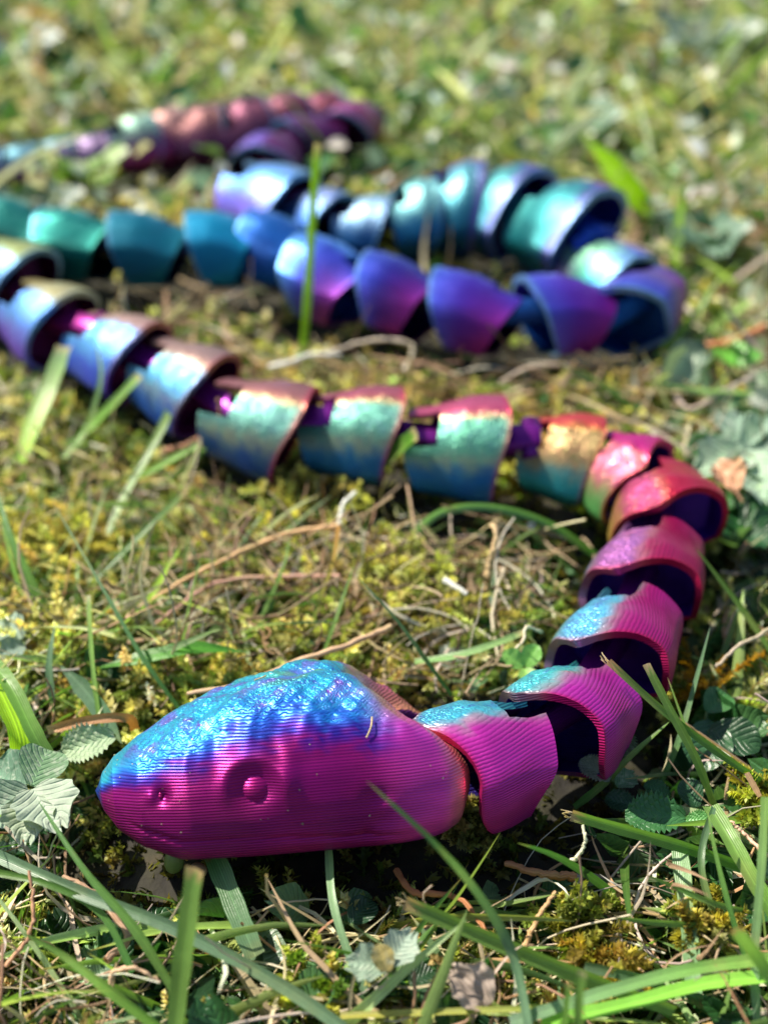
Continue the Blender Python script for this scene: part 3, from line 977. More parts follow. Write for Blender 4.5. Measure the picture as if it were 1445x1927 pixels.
def interp(x, pts):
    pts = np.array(pts)
    # smooth monotone-ish interpolation
    n = 400
    t = np.interp(x, pts[:, 0], np.arange(len(pts)))
    k = np.clip(t.astype(int), 0, len(pts) - 2); f = t - k
    Q = np.concatenate([[2 * pts[0, 1] - pts[1, 1]], pts[:, 1], [2 * pts[-1, 1] - pts[-2, 1]]])
    a, b_, c, d = Q[k], Q[k + 1], Q[k + 2], Q[k + 3]
    m0, m1 = (c - a) / 2 * 0.8, (d - b_) / 2 * 0.8
    return (2 * f ** 3 - 3 * f ** 2 + 1) * b_ + (f ** 3 - 2 * f ** 2 + f) * m0 + (-2 * f ** 3 + 3 * f ** 2) * c + (f ** 3 - f ** 2) * m1


NX, NH = 230, 96
xi = np.concatenate([np.linspace(0, 0.08, 40, endpoint=False) ** 1.0, np.linspace(0.08, 1.0, NX - 40)])
Wd = interp(xi, [(0, 0.30), (0.015, 0.56), (0.05, 0.86), (0.12, 1.18), (0.25, 1.52), (0.45, 1.80), (0.65, 2.0), (0.82, 2.16), (0.93, 2.10), (0.975, 1.92), (1.0, 1.62)])
Ht = interp(xi, [(0, 1.22), (0.015, 1.44), (0.05, 1.68), (0.12, 1.98), (0.25, 2.40), (0.45, 2.74), (0.6, 2.84), (0.8, 2.70), (0.92, 2.40), (1.0, 1.8)])
Z0 = interp(xi, [(0, 1.10), (0.02, 0.85), (0.06, 0.55), (0.12, 0.30), (0.22, 0.06), (0.7, 0.0), (0.9, 0.03), (0.97, 0.15), (1.0, 0.4)])
HP = np.array([(0, 0), (0.45, 0.0), (0.72, 0.0), (0.86, 0.06), (0.95, 0.20), (1.0, 0.38), (0.985, 0.56), (0.89, 0.76), (0.66, 0.90), (0.34, 0.975), (0.0, 1.0)])
hp = spline(HP, NH)
loop = np.vstack([hp * [-1, 1], hp[::-1][1:-1]])
n = len(loop)
X = xi[:, None] * HL * np.ones(n)[None]
Y = Wd[:, None] * loop[None, :, 0]
Z = Z0[:, None] + (Ht - Z0)[:, None] * loop[None, :, 1]
ry = np.abs(loop[None, :, 0]) * np.ones_like(Y)
# cheeks reach back beyond the neck
X = X - 1.2 * (1 - np.power(np.clip(ry, 0, 1), 1.6)) * smooth(0.62, 1.0, xi)[:, None] * np.clip(loop[None, :, 1] * 1.2, 0.3, 1)
# sculpted crown: two swellings and a furrow between, brow ridge over the eyes
xx = xi[:, None]
top = smooth(0.45, 0.75, loop[None, :, 1])
Z = Z + top * (0.13 * np.exp(-((ry - 0.45) / 0.20) ** 2) * np.exp(-((xx - 0.70) / 0.17) ** 2)
               - 0.10 * np.exp(-(ry / 0.13) ** 2) * smooth(0.4, 0.6, xx)
               + 0.07 * np.exp(-((ry - 0.62) / 0.12) ** 2) * np.exp(-((xx - 0.38) / 0.10) ** 2))
scal = np.sin(X * 6.2 + 1.3 * np.sin(Y * 3)) * np.sin(Y * 5.3 + 0.8 * np.sin(X * 2.3)) + 0.35 * np.sin(X * 17 + 4 * vnoise(X * 2, Y * 2)) * np.sin(Y * 13 + 4 * vnoise(X * 2 + 9, Y * 2))
Z = Z + 0.045 * top * scal * smooth(0.12, 0.3, xx)
Pl = np.stack([X, Y, Z], -1)


def head_normals(Pl):
    du = np.gradient(Pl, axis=0)
    dv = (np.roll(Pl, -1, 1) - np.roll(Pl, 1, 1))
    return norm(np.cross(dv, du)) * 1.0


Nn = head_normals(Pl)
if Nn[NX // 2, n // 2, 2] < 0: Nn = -Nn
hu, hv, hz = pix(head_world(Pl))
near_side = (loop[None, :, 0] * np.ones_like(Y)) < 0


def spot(uu, vv):
    """the point of the near flank that shows at this pixel"""
    facing = near_side & (Nn[..., 2] > -0.2)
    d = np.where(facing, np.hypot(hu - uu, hv - vv), 1e9)
    return np.unravel_index(np.argmin(d), d.shape)


ei = spot(478, 1484); ni = spot(296, 1498)
eye_p, eye_n = Pl[ei].copy(), Nn[ei].copy()
nos_p, nos_n = Pl[ni].copy(), Nn[ni].copy()
for sg in (1, -1):
    q = eye_p * [1, sg, 1]; dd = np.linalg.norm(Pl - q, axis=-1)
    disp = -0.13 * np.exp(-(dd / 0.30) ** 2) + 0.05 * np.exp(-((dd - 0.50) / 0.13) ** 2) * smooth(-0.35, 0.15, Pl[..., 2] - q[2])
    dx = Pl[..., 0] - q[0]
    disp += 0.06 * np.exp(-((dx - 0.60) / 0.15) ** 2) * np.exp(-((Pl[..., 2] - q[2] - 0.15) / 0.45) ** 2) * (np.abs(Pl[..., 1]) > 0.9) * (np.sign(Pl[..., 1]) == np.sign(q[1]))
    q2 = nos_p * [1, sg, 1]; d2 = np.linalg.norm(Pl - q2, axis=-1)
    disp += -0.10 * np.exp(-((np.linalg.norm(Pl - (q2 + [0.08, 0, 0]), axis=-1)) / 0.12) ** 2) + 0.05 * np.exp(-((np.linalg.norm(Pl - (q2 - [0.10, 0, 0]), axis=-1)) / 0.10) ** 2)
    Pl = Pl + Nn * disp[..., None]
# jaw line: a shallow groove along the mouth and small dents at the jaw corner
lowz = Z0[:, None] + 0.30 + 0.10 * np.sin(xi * 5)[:, None]
groove = -0.035 * np.exp(-((Pl[..., 2] - lowz) / 0.05) ** 2) * smooth(0.05, 0.15, xi)[:, None] * smooth(0.85, 0.72, xi)[:, None] * (ry > 0.6)
for (cx_, cz_, r_) in ((0.735, 0.95, 0.20), (0.745, 0.55, 0.16), (0.70, 0.30, 0.14)):
    groove = groove - 0.05 * np.exp(-(((X / HL - cx_) * HL) / r_) ** 2) * np.exp(-((Z - cz_) / 0.16) ** 2) * (ry > 0.6)
Pl = Pl + Nn * groove[..., None]
Nn = head_normals(Pl)
if Nn[NX // 2, n // 2, 2] < 0: Nn = -Nn
# pigment: the tri-colour strand shows cyan on the crown, indigo on the slope, magenta on the flanks, gold round the rear rim
nz = Nn[..., 2][..., None]
cyan, blue, indigo, mag, pink, green, gold = (lin(c) for c in ('#38b6d4', '#2878d0', '#44249c', '#9c0c7c', '#d850b8', '#5cc08a', '#e8b850'))
wob = (0.04 * np.sin(X * 2.1 + Y) + 0.03 * np.sin(X * 5.7 - Y * 3))[..., None]
wob = wob + (0.10 * (vnoise(X * 2.2 + 40, Pl[..., 2] * 24.0 + 9) - 0.5) + 0.10 * (vnoise(X * 6.0 + 3, Pl[..., 2] * 33.0) - 0.5))[..., None]
q = nz + wob - 0.10 * smooth(0.55, 0.0, xx)[..., None] * 0
zr = (loop[None, :, 1] * np.ones_like(Y))[..., None] + wob * 0.8 + 0.05 * smooth(0.10, 0.0, xx)[..., None] - 0.14 * smooth(0.0, -0.5, Y / Wd[:, None])[..., None]
C = mag + (indigo - mag) * smooth(0.46, 0.62, zr)
C = C + (blue - C) * smooth(0.58, 0.72, zr)
C = C + (cyan - C) * smooth(0.66, 0.82, zr)
far = smooth(0.1, 0.8, Y / Wd[:, None])[..., None]
C = C + (green - C) * far * smooth(0.7, 0.85, zr) * 0.8
blot = smooth(0.52, 0.72, vnoise(X * 3.1 + 11, Y * 3.7 + 50))[..., None]
C = C + (lin('#7c4ad0') - C) * blot * smooth(0.72, 0.86, zr) * 0.55
blot2 = smooth(0.58, 0.75, vnoise(X * 2.3 + 21, Y * 3.1 + 5))[..., None]
C = C + (lin('#80c888') - C) * blot2 * smooth(0.78, 0.9, zr) * 0.6 * smooth(0.35, 0.6, xx)[..., None]
rear = smooth(0.70, 0.86, (X / HL))[..., None]
C = C + (pink - C) * rear * 0.9  # pink strand at the rear, with the sun on the cheeks painted in
edge = smooth(0.90, 1.0, xx)[..., None] * np.ones_like(C)
C = C + (gold - C) * edge * 0.55
crown_rear = np.exp(-((xx - 0.86) / 0.05) ** 2)[..., None] * smooth(0.75, 0.9, loop[None, :, 1])[..., None]
C = C + (gold - C) * crown_rear * 0.45
C = C + (lin('#1a4ab0') - C) * smooth(0.02, 0.0, xx)[..., None]
kn = (smooth(0.62, 0.80, zr[..., 0]) * smooth(0.03, 0.2, xx) * (1 - rear[..., 0] * 0.9)) * 1.0
b = Buf()
b.add(Pl, grid_faces(NX, n, True)[:, ::-1], np.clip(C, 0.003, 0.9), T=kn)
# nose cap and hollow rear
nose_c = Pl[0].mean(0) + [-0.05, 0, 0]
b.add(np.stack([Pl[0], Pl[0] * 0.5 + nose_c * 0.5, Pl[0] * 0.02 + nose_c * 0.98]), grid_faces(3, n, True), np.broadcast_to(lin('#1a4ab0'), (3 * n, 3)))
rc = Pl[-1].mean(0)
l1 = (Pl[-1] - rc) * [1, 0.93, 0.9] + rc + [0.02, 0, 0]
l2 = (Pl[-1] - rc) * [1, 0.88, 0.82] + rc + [-0.5, 0, 0]
l3 = (Pl[-1] - rc) * [1, 0.3, 0.3] + rc + [-0.7, 0, 0]
l4 = (Pl[-1] - rc) * 0.02 + rc + [-0.7, 0, 0]
b.add(np.stack([Pl[-1], l1, l2, l3, l4]), grid_faces(5, n, True)[:, ::-1], np.broadcast_to(lin('#9a2a98'), (5 * n, 3)))
head = b.build('head', MAT_FIL_HEAD)
head.parent = root
_o = np.array([0, -HPIV * sr_, HPIV * (1 - cr_) - HDROP])
head.location = Vector((HEAD_NOSE - ROOT + [-_o[1] * sa, _o[1] * ca, _o[2]]) * S)
head.rotation_euler = (-HROLL, 0, h_ang)
head['label'] = 'long flattened magenta snake head with cyan scaly crown'


def ellipsoid(c, nrm_, r, flat, colr, nu=16, nv=24, squash=1.0):
    z = norm(np.array(nrm_)); x = norm(np.cross([0, 0, 1.0], z)); y = np.cross(z, x)
    th = np.linspace(0.02, math.pi / 2 + 0.4, nu); ph = np.linspace(0, 2 * math.pi, nv, endpoint=False)
    V = (np.sin(th)[:, None, None] * (np.cos(ph)[None, :, None] * x * squash + np.sin(ph)[None, :, None] * y) * r
         + (np.cos(th) * flat)[:, None, None] * z * np.ones((1, nv, 1))) + c
    bb = Buf(); bb.add(V, grid_faces(nu, nv, True), np.broadcast_to(colr, (nu * nv, 3)))
    return bb


for sg in (1, -1):
    pp_ = eye_p * [1, sg, 1] - eye_n * [1, sg, 1] * 0.22
    e = ellipsoid(pp_, eye_n * [1, sg, 1], 0.30, 0.19, lin('#a81480')).build('eye', MAT_FIL_HEAD); e.parent = head
    pn = nos_p * [1, sg, 1] - nos_n * [1, sg, 1] * 0.10 + [0.02, 0, 0]
    e = ellipsoid(pn, nos_n * [1, sg, 1], 0.10, 0.07, lin('#a01070'), 8, 14, 0.6).build('nostril', MAT_FIL_HEAD); e.parent = head


# ================================================================== single blades, leaves and straws that stand out
def view_side(P, turn=0.0):
    """across the blade as the eye sees it, then turned about the blade by «turn» radians"""
    T = norm(np.gradient(P, axis=0))
    V = norm(np.array([0, 0, CAMH]) - P)
    sd_ = norm(np.cross(T, V))
    up = np.cross(sd_, T)
    return sd_ * math.cos(turn) + up * math.sin(turn)


G_BRIGHT, G_MID, G_DEEP, G_BLUE, G_LIME, TAN = '#84b44c', '#74984c', '#4c7c3c', '#708f70', '#a4d030', '#c8a878'
used_first = {}


def widths(kind, t):
    if kind == 'cut':       # mown end, full width to the tip
        return np.clip(0.65 + 1.0 * t, 0, 1.0) * (1 - 0.15 * t)
    if kind == 'point':
        return np.clip(0.6 + 1.2 * t, 0, 1) * np.power(np.clip(1 - t, 0, 1), 0.6) * 1.2 + 0.02
    if kind == 'even':
        return np.ones_like(t)
    return np.clip(np.minimum(t * 4, (1 - t) * 3), 0.05, 1)


def hero_blade(label, pts, wpx, c0, c1, tip=None, kind='cut', turn=0.35, fold=0.3, name='grass_blade', cat='grass blade', mat=None, group=None, K=22, fray=False):
    if label.startswith('upright bright stem'):          # stands in one vertical plane
        yb = at(*pts[0])[1]
        q_ = []
        for (u, v, h) in pts:
            d_ = at(u, v, 0.0) - np.array([0, 0, CAMH])
            q_.append(np.array([0, 0, CAMH]) + d_ * (yb / d_[1]))
        raw = np.array(q_)
    else:
        raw = np.array([at(u, v, h) for (u, v, h) in pts])
    P = spline(raw, K)
    t = np.linspace(0, 1, K)
    _u, _v, z = pix(P)
    W = 0.88 * wpx * z / FPX / max(math.cos(turn), 0.4)
    sd_ = view_side(P, turn)
    T = norm(np.gradient(P, axis=0)); up = np.cross(sd_, T)
    w = (W * widths(kind, t))[:, None] * 0.5
    # two keels more than the scattered grass has: five points across, curved
    cs = [(-1, 0.0), (-0.5, -0.55), (0, -1.0), (0.5, -0.55), (1, 0.0)]
    wav = 1 + 0.05 * np.sin(t * 23 + len(label))[:, None]
    V = np.stack([P + sd_ * w * a * wav + up * w * fold * q for a, q in cs], 1)
    C0, C1 = lin(c0), lin(c1)
    tt = t[:, None, None]
    C = C0 * (1 - tt) + C1 * tt
    if tip:
        q = smooth(0.93, 0.985, tt + 0.02 * np.sin(np.arange(5) * 2.4)[None, :, None])
        C = C * (1 - q) + lin(tip) * q
    C = np.broadcast_to(C, V.shape) * (1 + 0.05 * np.sin(np.arange(5) * 3.1)[None, :, None])
    U = np.zeros((K, 5, 2)); U[..., 0] = np.linspace(0, 1, 5); U[..., 1] = tt[..., 0]
    b = Buf()
    b.add(V, grid_faces(K, 5), C, U)
    if fray:                                     # torn fibres at a mown end
        m = 5
        st = V[-1][rng.integers(0, 5, m)]
        dd = norm(T[-1] + rng.normal(0, 0.35, (m, 3)))
        L_ = rng.uniform(0.08, 0.22, m)[:, None, None]
        q = np.linspace(0, 1, 4)[None, :, None]
        FP = st[:, None] + dd[:, None] * q * L_ + rng.normal(0, 0.008, (m, 4, 3)) * q
        tubes(b, FP, np.full(m, 0.010), np.broadcast_to(lin('#d8c8b0'), (m, 3)), 3)
    o = b.build(name, mat or MAT_GRASS, origin=P[0])
    tag(o, label, cat, group)
    return o


def hero_straw(label, pts, wpx, col, name='dry_straw', cat='straw', K=26, group=None, wob=0.02):
    raw = np.array([at(u, v, h) for (u, v, h) in pts])
    P = spline(raw, K)
    P = P + rng.normal(0, wob * 0.5, P.shape)
    _u, _v, z = pix(P)
    R = (wpx * z / FPX / 2) * (1 - 0.35 * np.linspace(0, 1, K)) * (1 + 0.12 * np.sin(np.arange(K) * 1.7))
    b = Buf()
    tubes(b, P[None], R[None], np.clip(lin(col)[None] * 1.35, 0, 0.85), 6)
    o = b.build(name, MAT_STRAW, origin=P[0])
    tag(o, label, cat, group)
    return o


GB = 'single green grass blades around the snake'
BL = [
 # label, points base->tip (u, v, height), width px, colours, tip, kind, turn, fray
 ('thick bright green mown blade from the right edge, right of the moss ball', [(1500, 1668, 0.2), (1300, 1600, 0.7), (1180, 1565, 1.0), (1075, 1535, 1.2)], 27, G_DEEP, G_BRIGHT, TAN, 'cut', 0.5, True),
 ('thick mown blade with a torn tan end, pointing up left below the cheek', [(1270, 1905, 0.0), (1080, 1835, 0.5), (900, 1760, 0.9), (762, 1700, 1.2)], 36, G_MID, G_MID, TAN, 'cut', 0.6, True),
 ('long thin blade bending across the rear cheek of the snake head', [(1000, 1960, 0.4), (965, 1800, 1.0), (905, 1690, 2.0), (815, 1585, 3.2), (690, 1470, 4.0)], 23, G_BLUE, G_DEEP, '#b0a060', 'point', 0.2, False),
 ('upright blurred near blade with a tan cut top, below the front of the jaw', [(325, 1975, 0.3), (338, 1850, 1.3), (352, 1740, 2.2), (366, 1636, 3.0)], 44, G_MID, G_MID, TAN, 'cut', 0.5, False),
 ('long arching blade below the nose running from the left weed plant down right', [(330, 1870, 0.2), (250, 1745, 0.9), (160, 1640, 1.3), (72, 1508, 1.6)], 22, G_MID, G_DEEP, None, 'point', 0.4, False),
 ('broad blade sweeping from the left edge to the bottom centre', [(680, 1960, 0.2), (520, 1850, 0.5), (330, 1750, 0.8), (150, 1680, 0.8), (-30, 1600, 0.6)], 28, G_BLUE, G_BLUE, None, 'even', 0.3, False),
 ('wide flat blade under the jaw with its end cut square', [(480, 1800, 0.0), (455, 1740, 0.2), (425, 1665, 0.35), (398, 1600, 0.5)], 46, G_BLUE, G_DEEP, '#8a6040', 'even', 0.1, False),
 ('narrow striped blade standing under the middle of the jaw', [(688, 1870, 0.0), (650, 1780, 0.3), (625, 1690, 0.5), (618, 1598, 0.6)], 17, G_BLUE, '#90b880', None, 'even', 0.4, False),
 ('bright blade from the left rising out of the bottom edge', [(330, 1960, 0.3), (210, 1870, 0.8), (120, 1800, 1.0), (40, 1755, 1.2)], 24, G_BRIGHT, G_MID, None, 'point', 0.5, False),
 ('thin curved blade beside the broad one at the left', [(250, 1830, 0.2), (190, 1720, 0.6), (90, 1665, 0.8), (-20, 1640, 0.7)], 15, G_DEEP, G_MID, None, 'even', 0.4, False),
 ('long blade with torn brown end running from the second segment to the right edge', [(1480, 1500, 0.2), (1370, 1430, 0.9), (1250, 1340, 1.6), (1145, 1245, 2.3)], 17, G_DEEP, G_MID, TAN, 'cut', 0.5, True),
 ('tan tipped blade rising right of the second segment and crossing a longer one', [(1345, 1520, 0.0), (1310, 1430, 0.9), (1260, 1335, 1.7), (1216, 1250, 2.4)], 20, G_MID, G_MID, '#d0b890', 'cut', 0.5, False),
 ('short slim blade just right of the tan tipped one', [(1325, 1480, 0.2), (1300, 1400, 0.9), (1256, 1275, 1.7)], 10, G_MID, G_MID, '#b89878', 'point', 0.4, False),
 ('straight dark blade leaning right beside the golden moss stem', [(1235, 1490, -0.2), (1275, 1400, 0.5), (1312, 1270, 1.3), (1336, 1180, 2.0)], 14, G_DEEP, G_BLUE, None, 'point', 0.4, False),
 ('brown tipped blade touching the edge of the fourth segment, out to the right edge', [(1480, 1270, 0.0), (1410, 1165, 0.8), (1350, 1085, 1.5), (1308, 1030, 2.0)], 14, G_MID, G_MID, '#a88860', 'point', 0.4, False),
 ('blade leaning up right with its tip under the crossing blades', [(1080, 1520, -0.2), (1130, 1480, 0.3), (1195, 1415, 0.9), (1260, 1358, 1.3)], 18, G_DEEP, G_MID, None, 'point', 0.3, False),
 ('broad blade running down right from the torn tuft at the right edge', [(1336, 1515, 0.9), (1375, 1580, 0.9), (1420, 1660, 0.7), (1470, 1740, 0.3)], 34, G_MID, G_BRIGHT, None, 'even', 0.5, False),
 ('slender blade curving down out of the torn tuft', [(1345, 1520, 0.9), (1322, 1590, 0.8), (1322, 1650, 0.6), (1345, 1730, 0.2)], 15, G_BLUE, G_MID, None, 'even', 0.4, False),
 ('wide pale striped blade standing at the lower right', [(1305, 1880, -0.2), (1300, 1790, 0.1), (1290, 1690, 0.4), (1278, 1600, 0.6)], 36, '#8ab080', '#80a870', None, 'even', 0.1, False),
 ('short blade with a brown point below the wide striped blade', [(1310, 1742, 0.3), (1230, 1737, 0.5), (1155, 1727, 0.7)], 15, G_MID, G_MID, '#b09078', 'point', 0.3, False),
 ('fine blade with a brown point aiming left at the right edge', [(1420, 1720, 0.3), (1340, 1700, 0.6), (1270, 1670, 0.8), (1214, 1647, 1.0)], 14, G_DEEP, G_MID, '#b89878', 'point', 0.3, False),
 ('bright lying blade crossing the bottom right corner', [(960, 1925, 0.4), (1130, 1870, 0.7), (1300, 1825, 0.9), (1480, 1800, 0.9)], 26, G_BLUE, G_BRIGHT, None, 'even', 0.4, False),
 ('second lying blade under the bright one in the bottom right corner', [(1020, 1925, 0.2), (1180, 1890, 0.4), (1330, 1850, 0.5), (1480, 1835, 0.5)], 28, '#88c850', '#9ad858', None, 'even', 0.5, False),
 ('yellowed thin blade lying along the bottom edge', [(640, 1912, 0.1), (820, 1905, 0.3), (1000, 1898, 0.4), (1120, 1890, 0.2)], 14, '#b0a850', '#98b050', None, 'even', 0.3, False),
 ('shaded blade lying from the small moss tuft to the striped blade', [(1250, 1855, 0.0), (1190, 1840, 0.2), (1100, 1820, 0.3)], 22, G_DEEP, G_BLUE, None, 'even', 0.3, False),
 ('thin upright blades stem leaning at the far right edge', [(1425, 1930, 0.0), (1420, 1800, 0.7), (1432, 1640, 1.6), (1440, 1500, 2.3)], 18, G_BLUE, G_MID, None, 'even', 0.5, False),
 ('fine blade slanting through the right edge clump', [(1400, 1800, 0.2), (1370, 1700, 0.8), (1345, 1600, 1.3), (1330, 1520, 1.6)], 13, G_DEEP, G_MID, None, 'point', 0.4, False),
 ('blurred tan topped blade near the lens at the bottom right', [(1090, 1980, 1.5), (1088, 1900, 2.2), (1095, 1830, 2.8)], 22, G_MID, G_MID, '#c0a890', 'cut', 0.4, False),
 ('blurred tan topped blade near the lens right of the dry leaf', [(1040, 1990, 1.2), (1060, 1930, 1.8), (1070, 1850, 2.5)], 16, G_BRIGHT, G_MID, '#c0a070', 'cut', 0.4, False),
 ('blurred brown ended blade near the lens at the right edge', [(1480, 1890, 1.4), (1430, 1810, 2.0), (1385, 1750, 2.6)], 32, '#88b850', '#90b860', '#b89070', 'cut', 0.4, False),
 ('wide sunlit lime blade at the left edge above the weed plant', [(-30, 1240, 0.9), (10, 1310, 1.0), (40, 1385, 0.9), (40, 1445, 0.6)], 52, G_LIME, G_LIME, None, 'even', 0.75, False),
 ('wide dark folded blade right beside the lime blade at the left edge', [(-20, 1240, 1.3), (20, 1290, 1.3), (60, 1370, 1.0), (86, 1420, 0.7)], 34, '#6a9040', G_MID, None, 'even', 0.4, False),
 ('long straight thin dark blade leaning left above the nose', [(345, 1345, 0.0), (270, 1240, 0.8), (195, 1110, 1.6), (95, 938, 2.5)], 11, G_DEEP, G_BLUE, '#a09060', 'point', 0.3, False),
 ('thin upright blade with a white tip above the dried orange leaf', [(190, 1375, 0.1), (178, 1290, 0.6), (170, 1200, 1.1), (166, 1120, 1.5)], 10, G_MID, '#90b860', '#c8c0a0', 'even', 0.3, False),
 ('short pointed blade left of the thin upright one', [(98, 1320, 0.2), (92, 1250, 0.7), (103, 1175, 1.1)], 17, G_BLUE, G_BLUE, None, 'point', 0.3, False),
 ('blade with a withered tip leaning right in the sunlit moss', [(165, 1105, 0.1), (230, 1040, 0.5), (290, 980, 0.9), (350, 922, 1.2)], 15, G_DEEP, G_MID, '#c0a078', 'cut', 0.3, True),
 ('pale shining blade leaning right in the upper left moss', [(200, 1008, 0.1), (235, 930, 0.6), (275, 865, 1.1), (320, 790, 1.6)], 15, '#a8c090', '#b0c898', None, 'point', 0.6, False),
 ('curved dark blade at the left edge in the moss', [(110, 1190, 0.0), (60, 1100, 0.8), (20, 1010, 1.4), (-15, 900, 1.9)], 24, G_MID, G_DEEP, None, 'point', 0.5, False),
 ('thin blade behind the curved dark one at the left edge', [(50, 1150, 0.0), (28, 1080, 0.6), (8, 1000, 1.1), (0, 940, 1.4)], 9, G_BRIGHT, G_MID, None, 'point', 0.5, False),
 ('bright green cut blade leaning right against the tenth segment', [(120, 860, 0.2), (170, 800, 0.7), (215, 755, 1.2), (262, 705, 1.7)], 20, G_BRIGHT, G_BRIGHT, '#c8b880', 'cut', 0.5, False),
 ('broad blurred blade leaning right at the left below the twelfth segment', [(35, 870, 0.2), (65, 790, 0.8), (95, 720, 1.3), (120, 650, 1.9)], 38, G_LIME, '#7aa068', '#b0a070', 'cut', 0.6, False),
 ('thin upright blade in front of the light blue segment at the left', [(150, 830, 0.3), (178, 760, 1.0), (190, 700, 1.6), (180, 640, 2.1)], 12, G_MID, '#90b880', None, 'point', 0.4, False),
 ('cut blade leaning right over the ninth segment flank', [(245, 905, 0.1), (285, 840, 0.6), (320, 770, 1.2), (346, 722, 1.7)], 18, G_MID, '#a0c070', '#d0c0a0', 'cut', 0.4, False),
 ('slim blade leaning right below the eighth segment', [(300, 915, 0.0), (350, 880, 0.4), (395, 830, 0.9), (415, 800, 1.2)], 15, G_MID, G_BRIGHT, None, 'point', 0.4, False),
 ('short blade with cut end below the seventh segment at the left', [(255, 900, 0.1), (310, 870, 0.5), (378, 834, 0.9)], 16, G_BRIGHT, G_BRIGHT, '#c0b080', 'cut', 0.4, False),
 ('broad dark green blade tip curling over the front of the mid row segment', [(675, 912, 0.2), (705, 880, 0.9), (745, 845, 1.5), (782, 815, 2.0)], 32, G_DEEP, '#5a8a20', '#c0a878', 'cut', 0.7, False),
 ('thin dark blade leaning left in the middle moss behind the neck', [(850, 1310, 0.0), (800, 1240, 0.7), (745, 1165, 1.4), (672, 1085, 2.1)], 10, G_DEEP, G_BLUE, None, 'point', 0.3, False),
 ('arched smooth blade bowing over the moss inside the snake bend', [(1120, 1045, 0.0), (1030, 985, 0.7), (920, 955, 1.0), (830, 965, 0.8), (775, 1010, 0.2)], 17, G_DEEP, '#7aa878', None, 'even', 0.5, False),
 ('pale blade leaning from behind the head to the right in the moss', [(780, 1245, 0.2), (850, 1235, 0.5), (920, 1215, 0.7), (985, 1190, 0.8)], 16, '#88b870', '#90b070', '#c0b080', 'cut', 0.5, False),
 ('thin upright leaning blade in the centre of the moss', [(608, 1230, 0.1), (630, 1170, 0.6), (650, 1110, 1.0), (668, 1060, 1.4)], 9, G_MID, G_MID, None, 'point', 0.4, False),
 ('thin two coloured blade with an orange node in the centre moss', [(578, 1205, 0.0), (600, 1130, 0.7), (625, 1060, 1.3), (636, 990, 1.8)], 10, '#7aa048', '#b88848', None, 'even', 0.4, False),
 ('thin upright blade left of the two coloured one', [(488, 1170, 0.1), (510, 1120, 0.5), (535, 1060, 1.0), (545, 1010, 1.3)], 10, G_MID, G_MID, None, 'point', 0.4, False),
 ('broad shaded blade lying behind the crown of the head', [(180, 1258, 0.3), (290, 1232, 0.6), (370, 1218, 0.7), (470, 1228, 0.5)], 28, '#5c9838', '#4a8830', None, 'leaf', 0.6, False),
 ('flat blue green blade lying behind the nose', [(230, 1400, 0.0), (190, 1340, 0.3), (150, 1290, 0.5), (110, 1250, 0.6)], 36, '#6a8c70', '#587a58', None, 'leaf', 0.2, False),
 ('upright bright stem with a tan node standing in front of the blue rows', [(568, 680, -0.3), (580, 540, 1.4), (588, 400, 3.2), (598, 270, 4.8)], 19, '#88c030', '#98c838', '#d8b890', 'cut', 0.5, False),
 ('broad lime blurred blade in the upper right lawn', [(1225, 405, 0.2), (1195, 365, 0.8), (1150, 310, 1.5), (1105, 262, 2.0)], 46, '#a0d810', '#98cc18', None, 'leaf', 0.5, False),
 ('pale shining horizontal blade right of the snake bend', [(1480, 748, 0.4), (1400, 745, 0.7), (1310, 735, 0.9), (1228, 722, 0.8)], 22, '#90b890', '#90b088', None, 'point', 0.6, False),
 ('thin blade standing before the purple end segment of the back row', [(1105, 635, 0.1), (1140, 590, 0.9), (1180, 530, 1.8)], 15, G_MID, '#86a870', None, 'point', 0.4, False),
 ('green blade leaning right beside the end of the back row', [(1235, 672, 0.0), (1280, 625, 0.6), (1320, 575, 1.2), (1355, 520, 1.8)], 18, G_BRIGHT, G_MID, None, 'point', 0.4, False),
 ('cut green blade leaning right at the right edge above the shining one', [(1310, 640, 0.2), (1360, 600, 0.6), (1415, 560, 1.1)], 24, G_MID, '#98b860', '#e0d0c0', 'cut', 0.4, False),
 ('blurred yellow green upright blade at the upper right edge', [(1272, 500, 0.0), (1276, 430, 0.9), (1285, 350, 2.0)], 22, '#98c040', '#88b040', None, 'point', 0.4, False),
]
for (lab, pts, w, c0, c1, tip, kind, turn, fr) in BL:
    hero_blade(lab, pts, w, c0, c1, tip, kind, turn, fray=fr, group=GB)

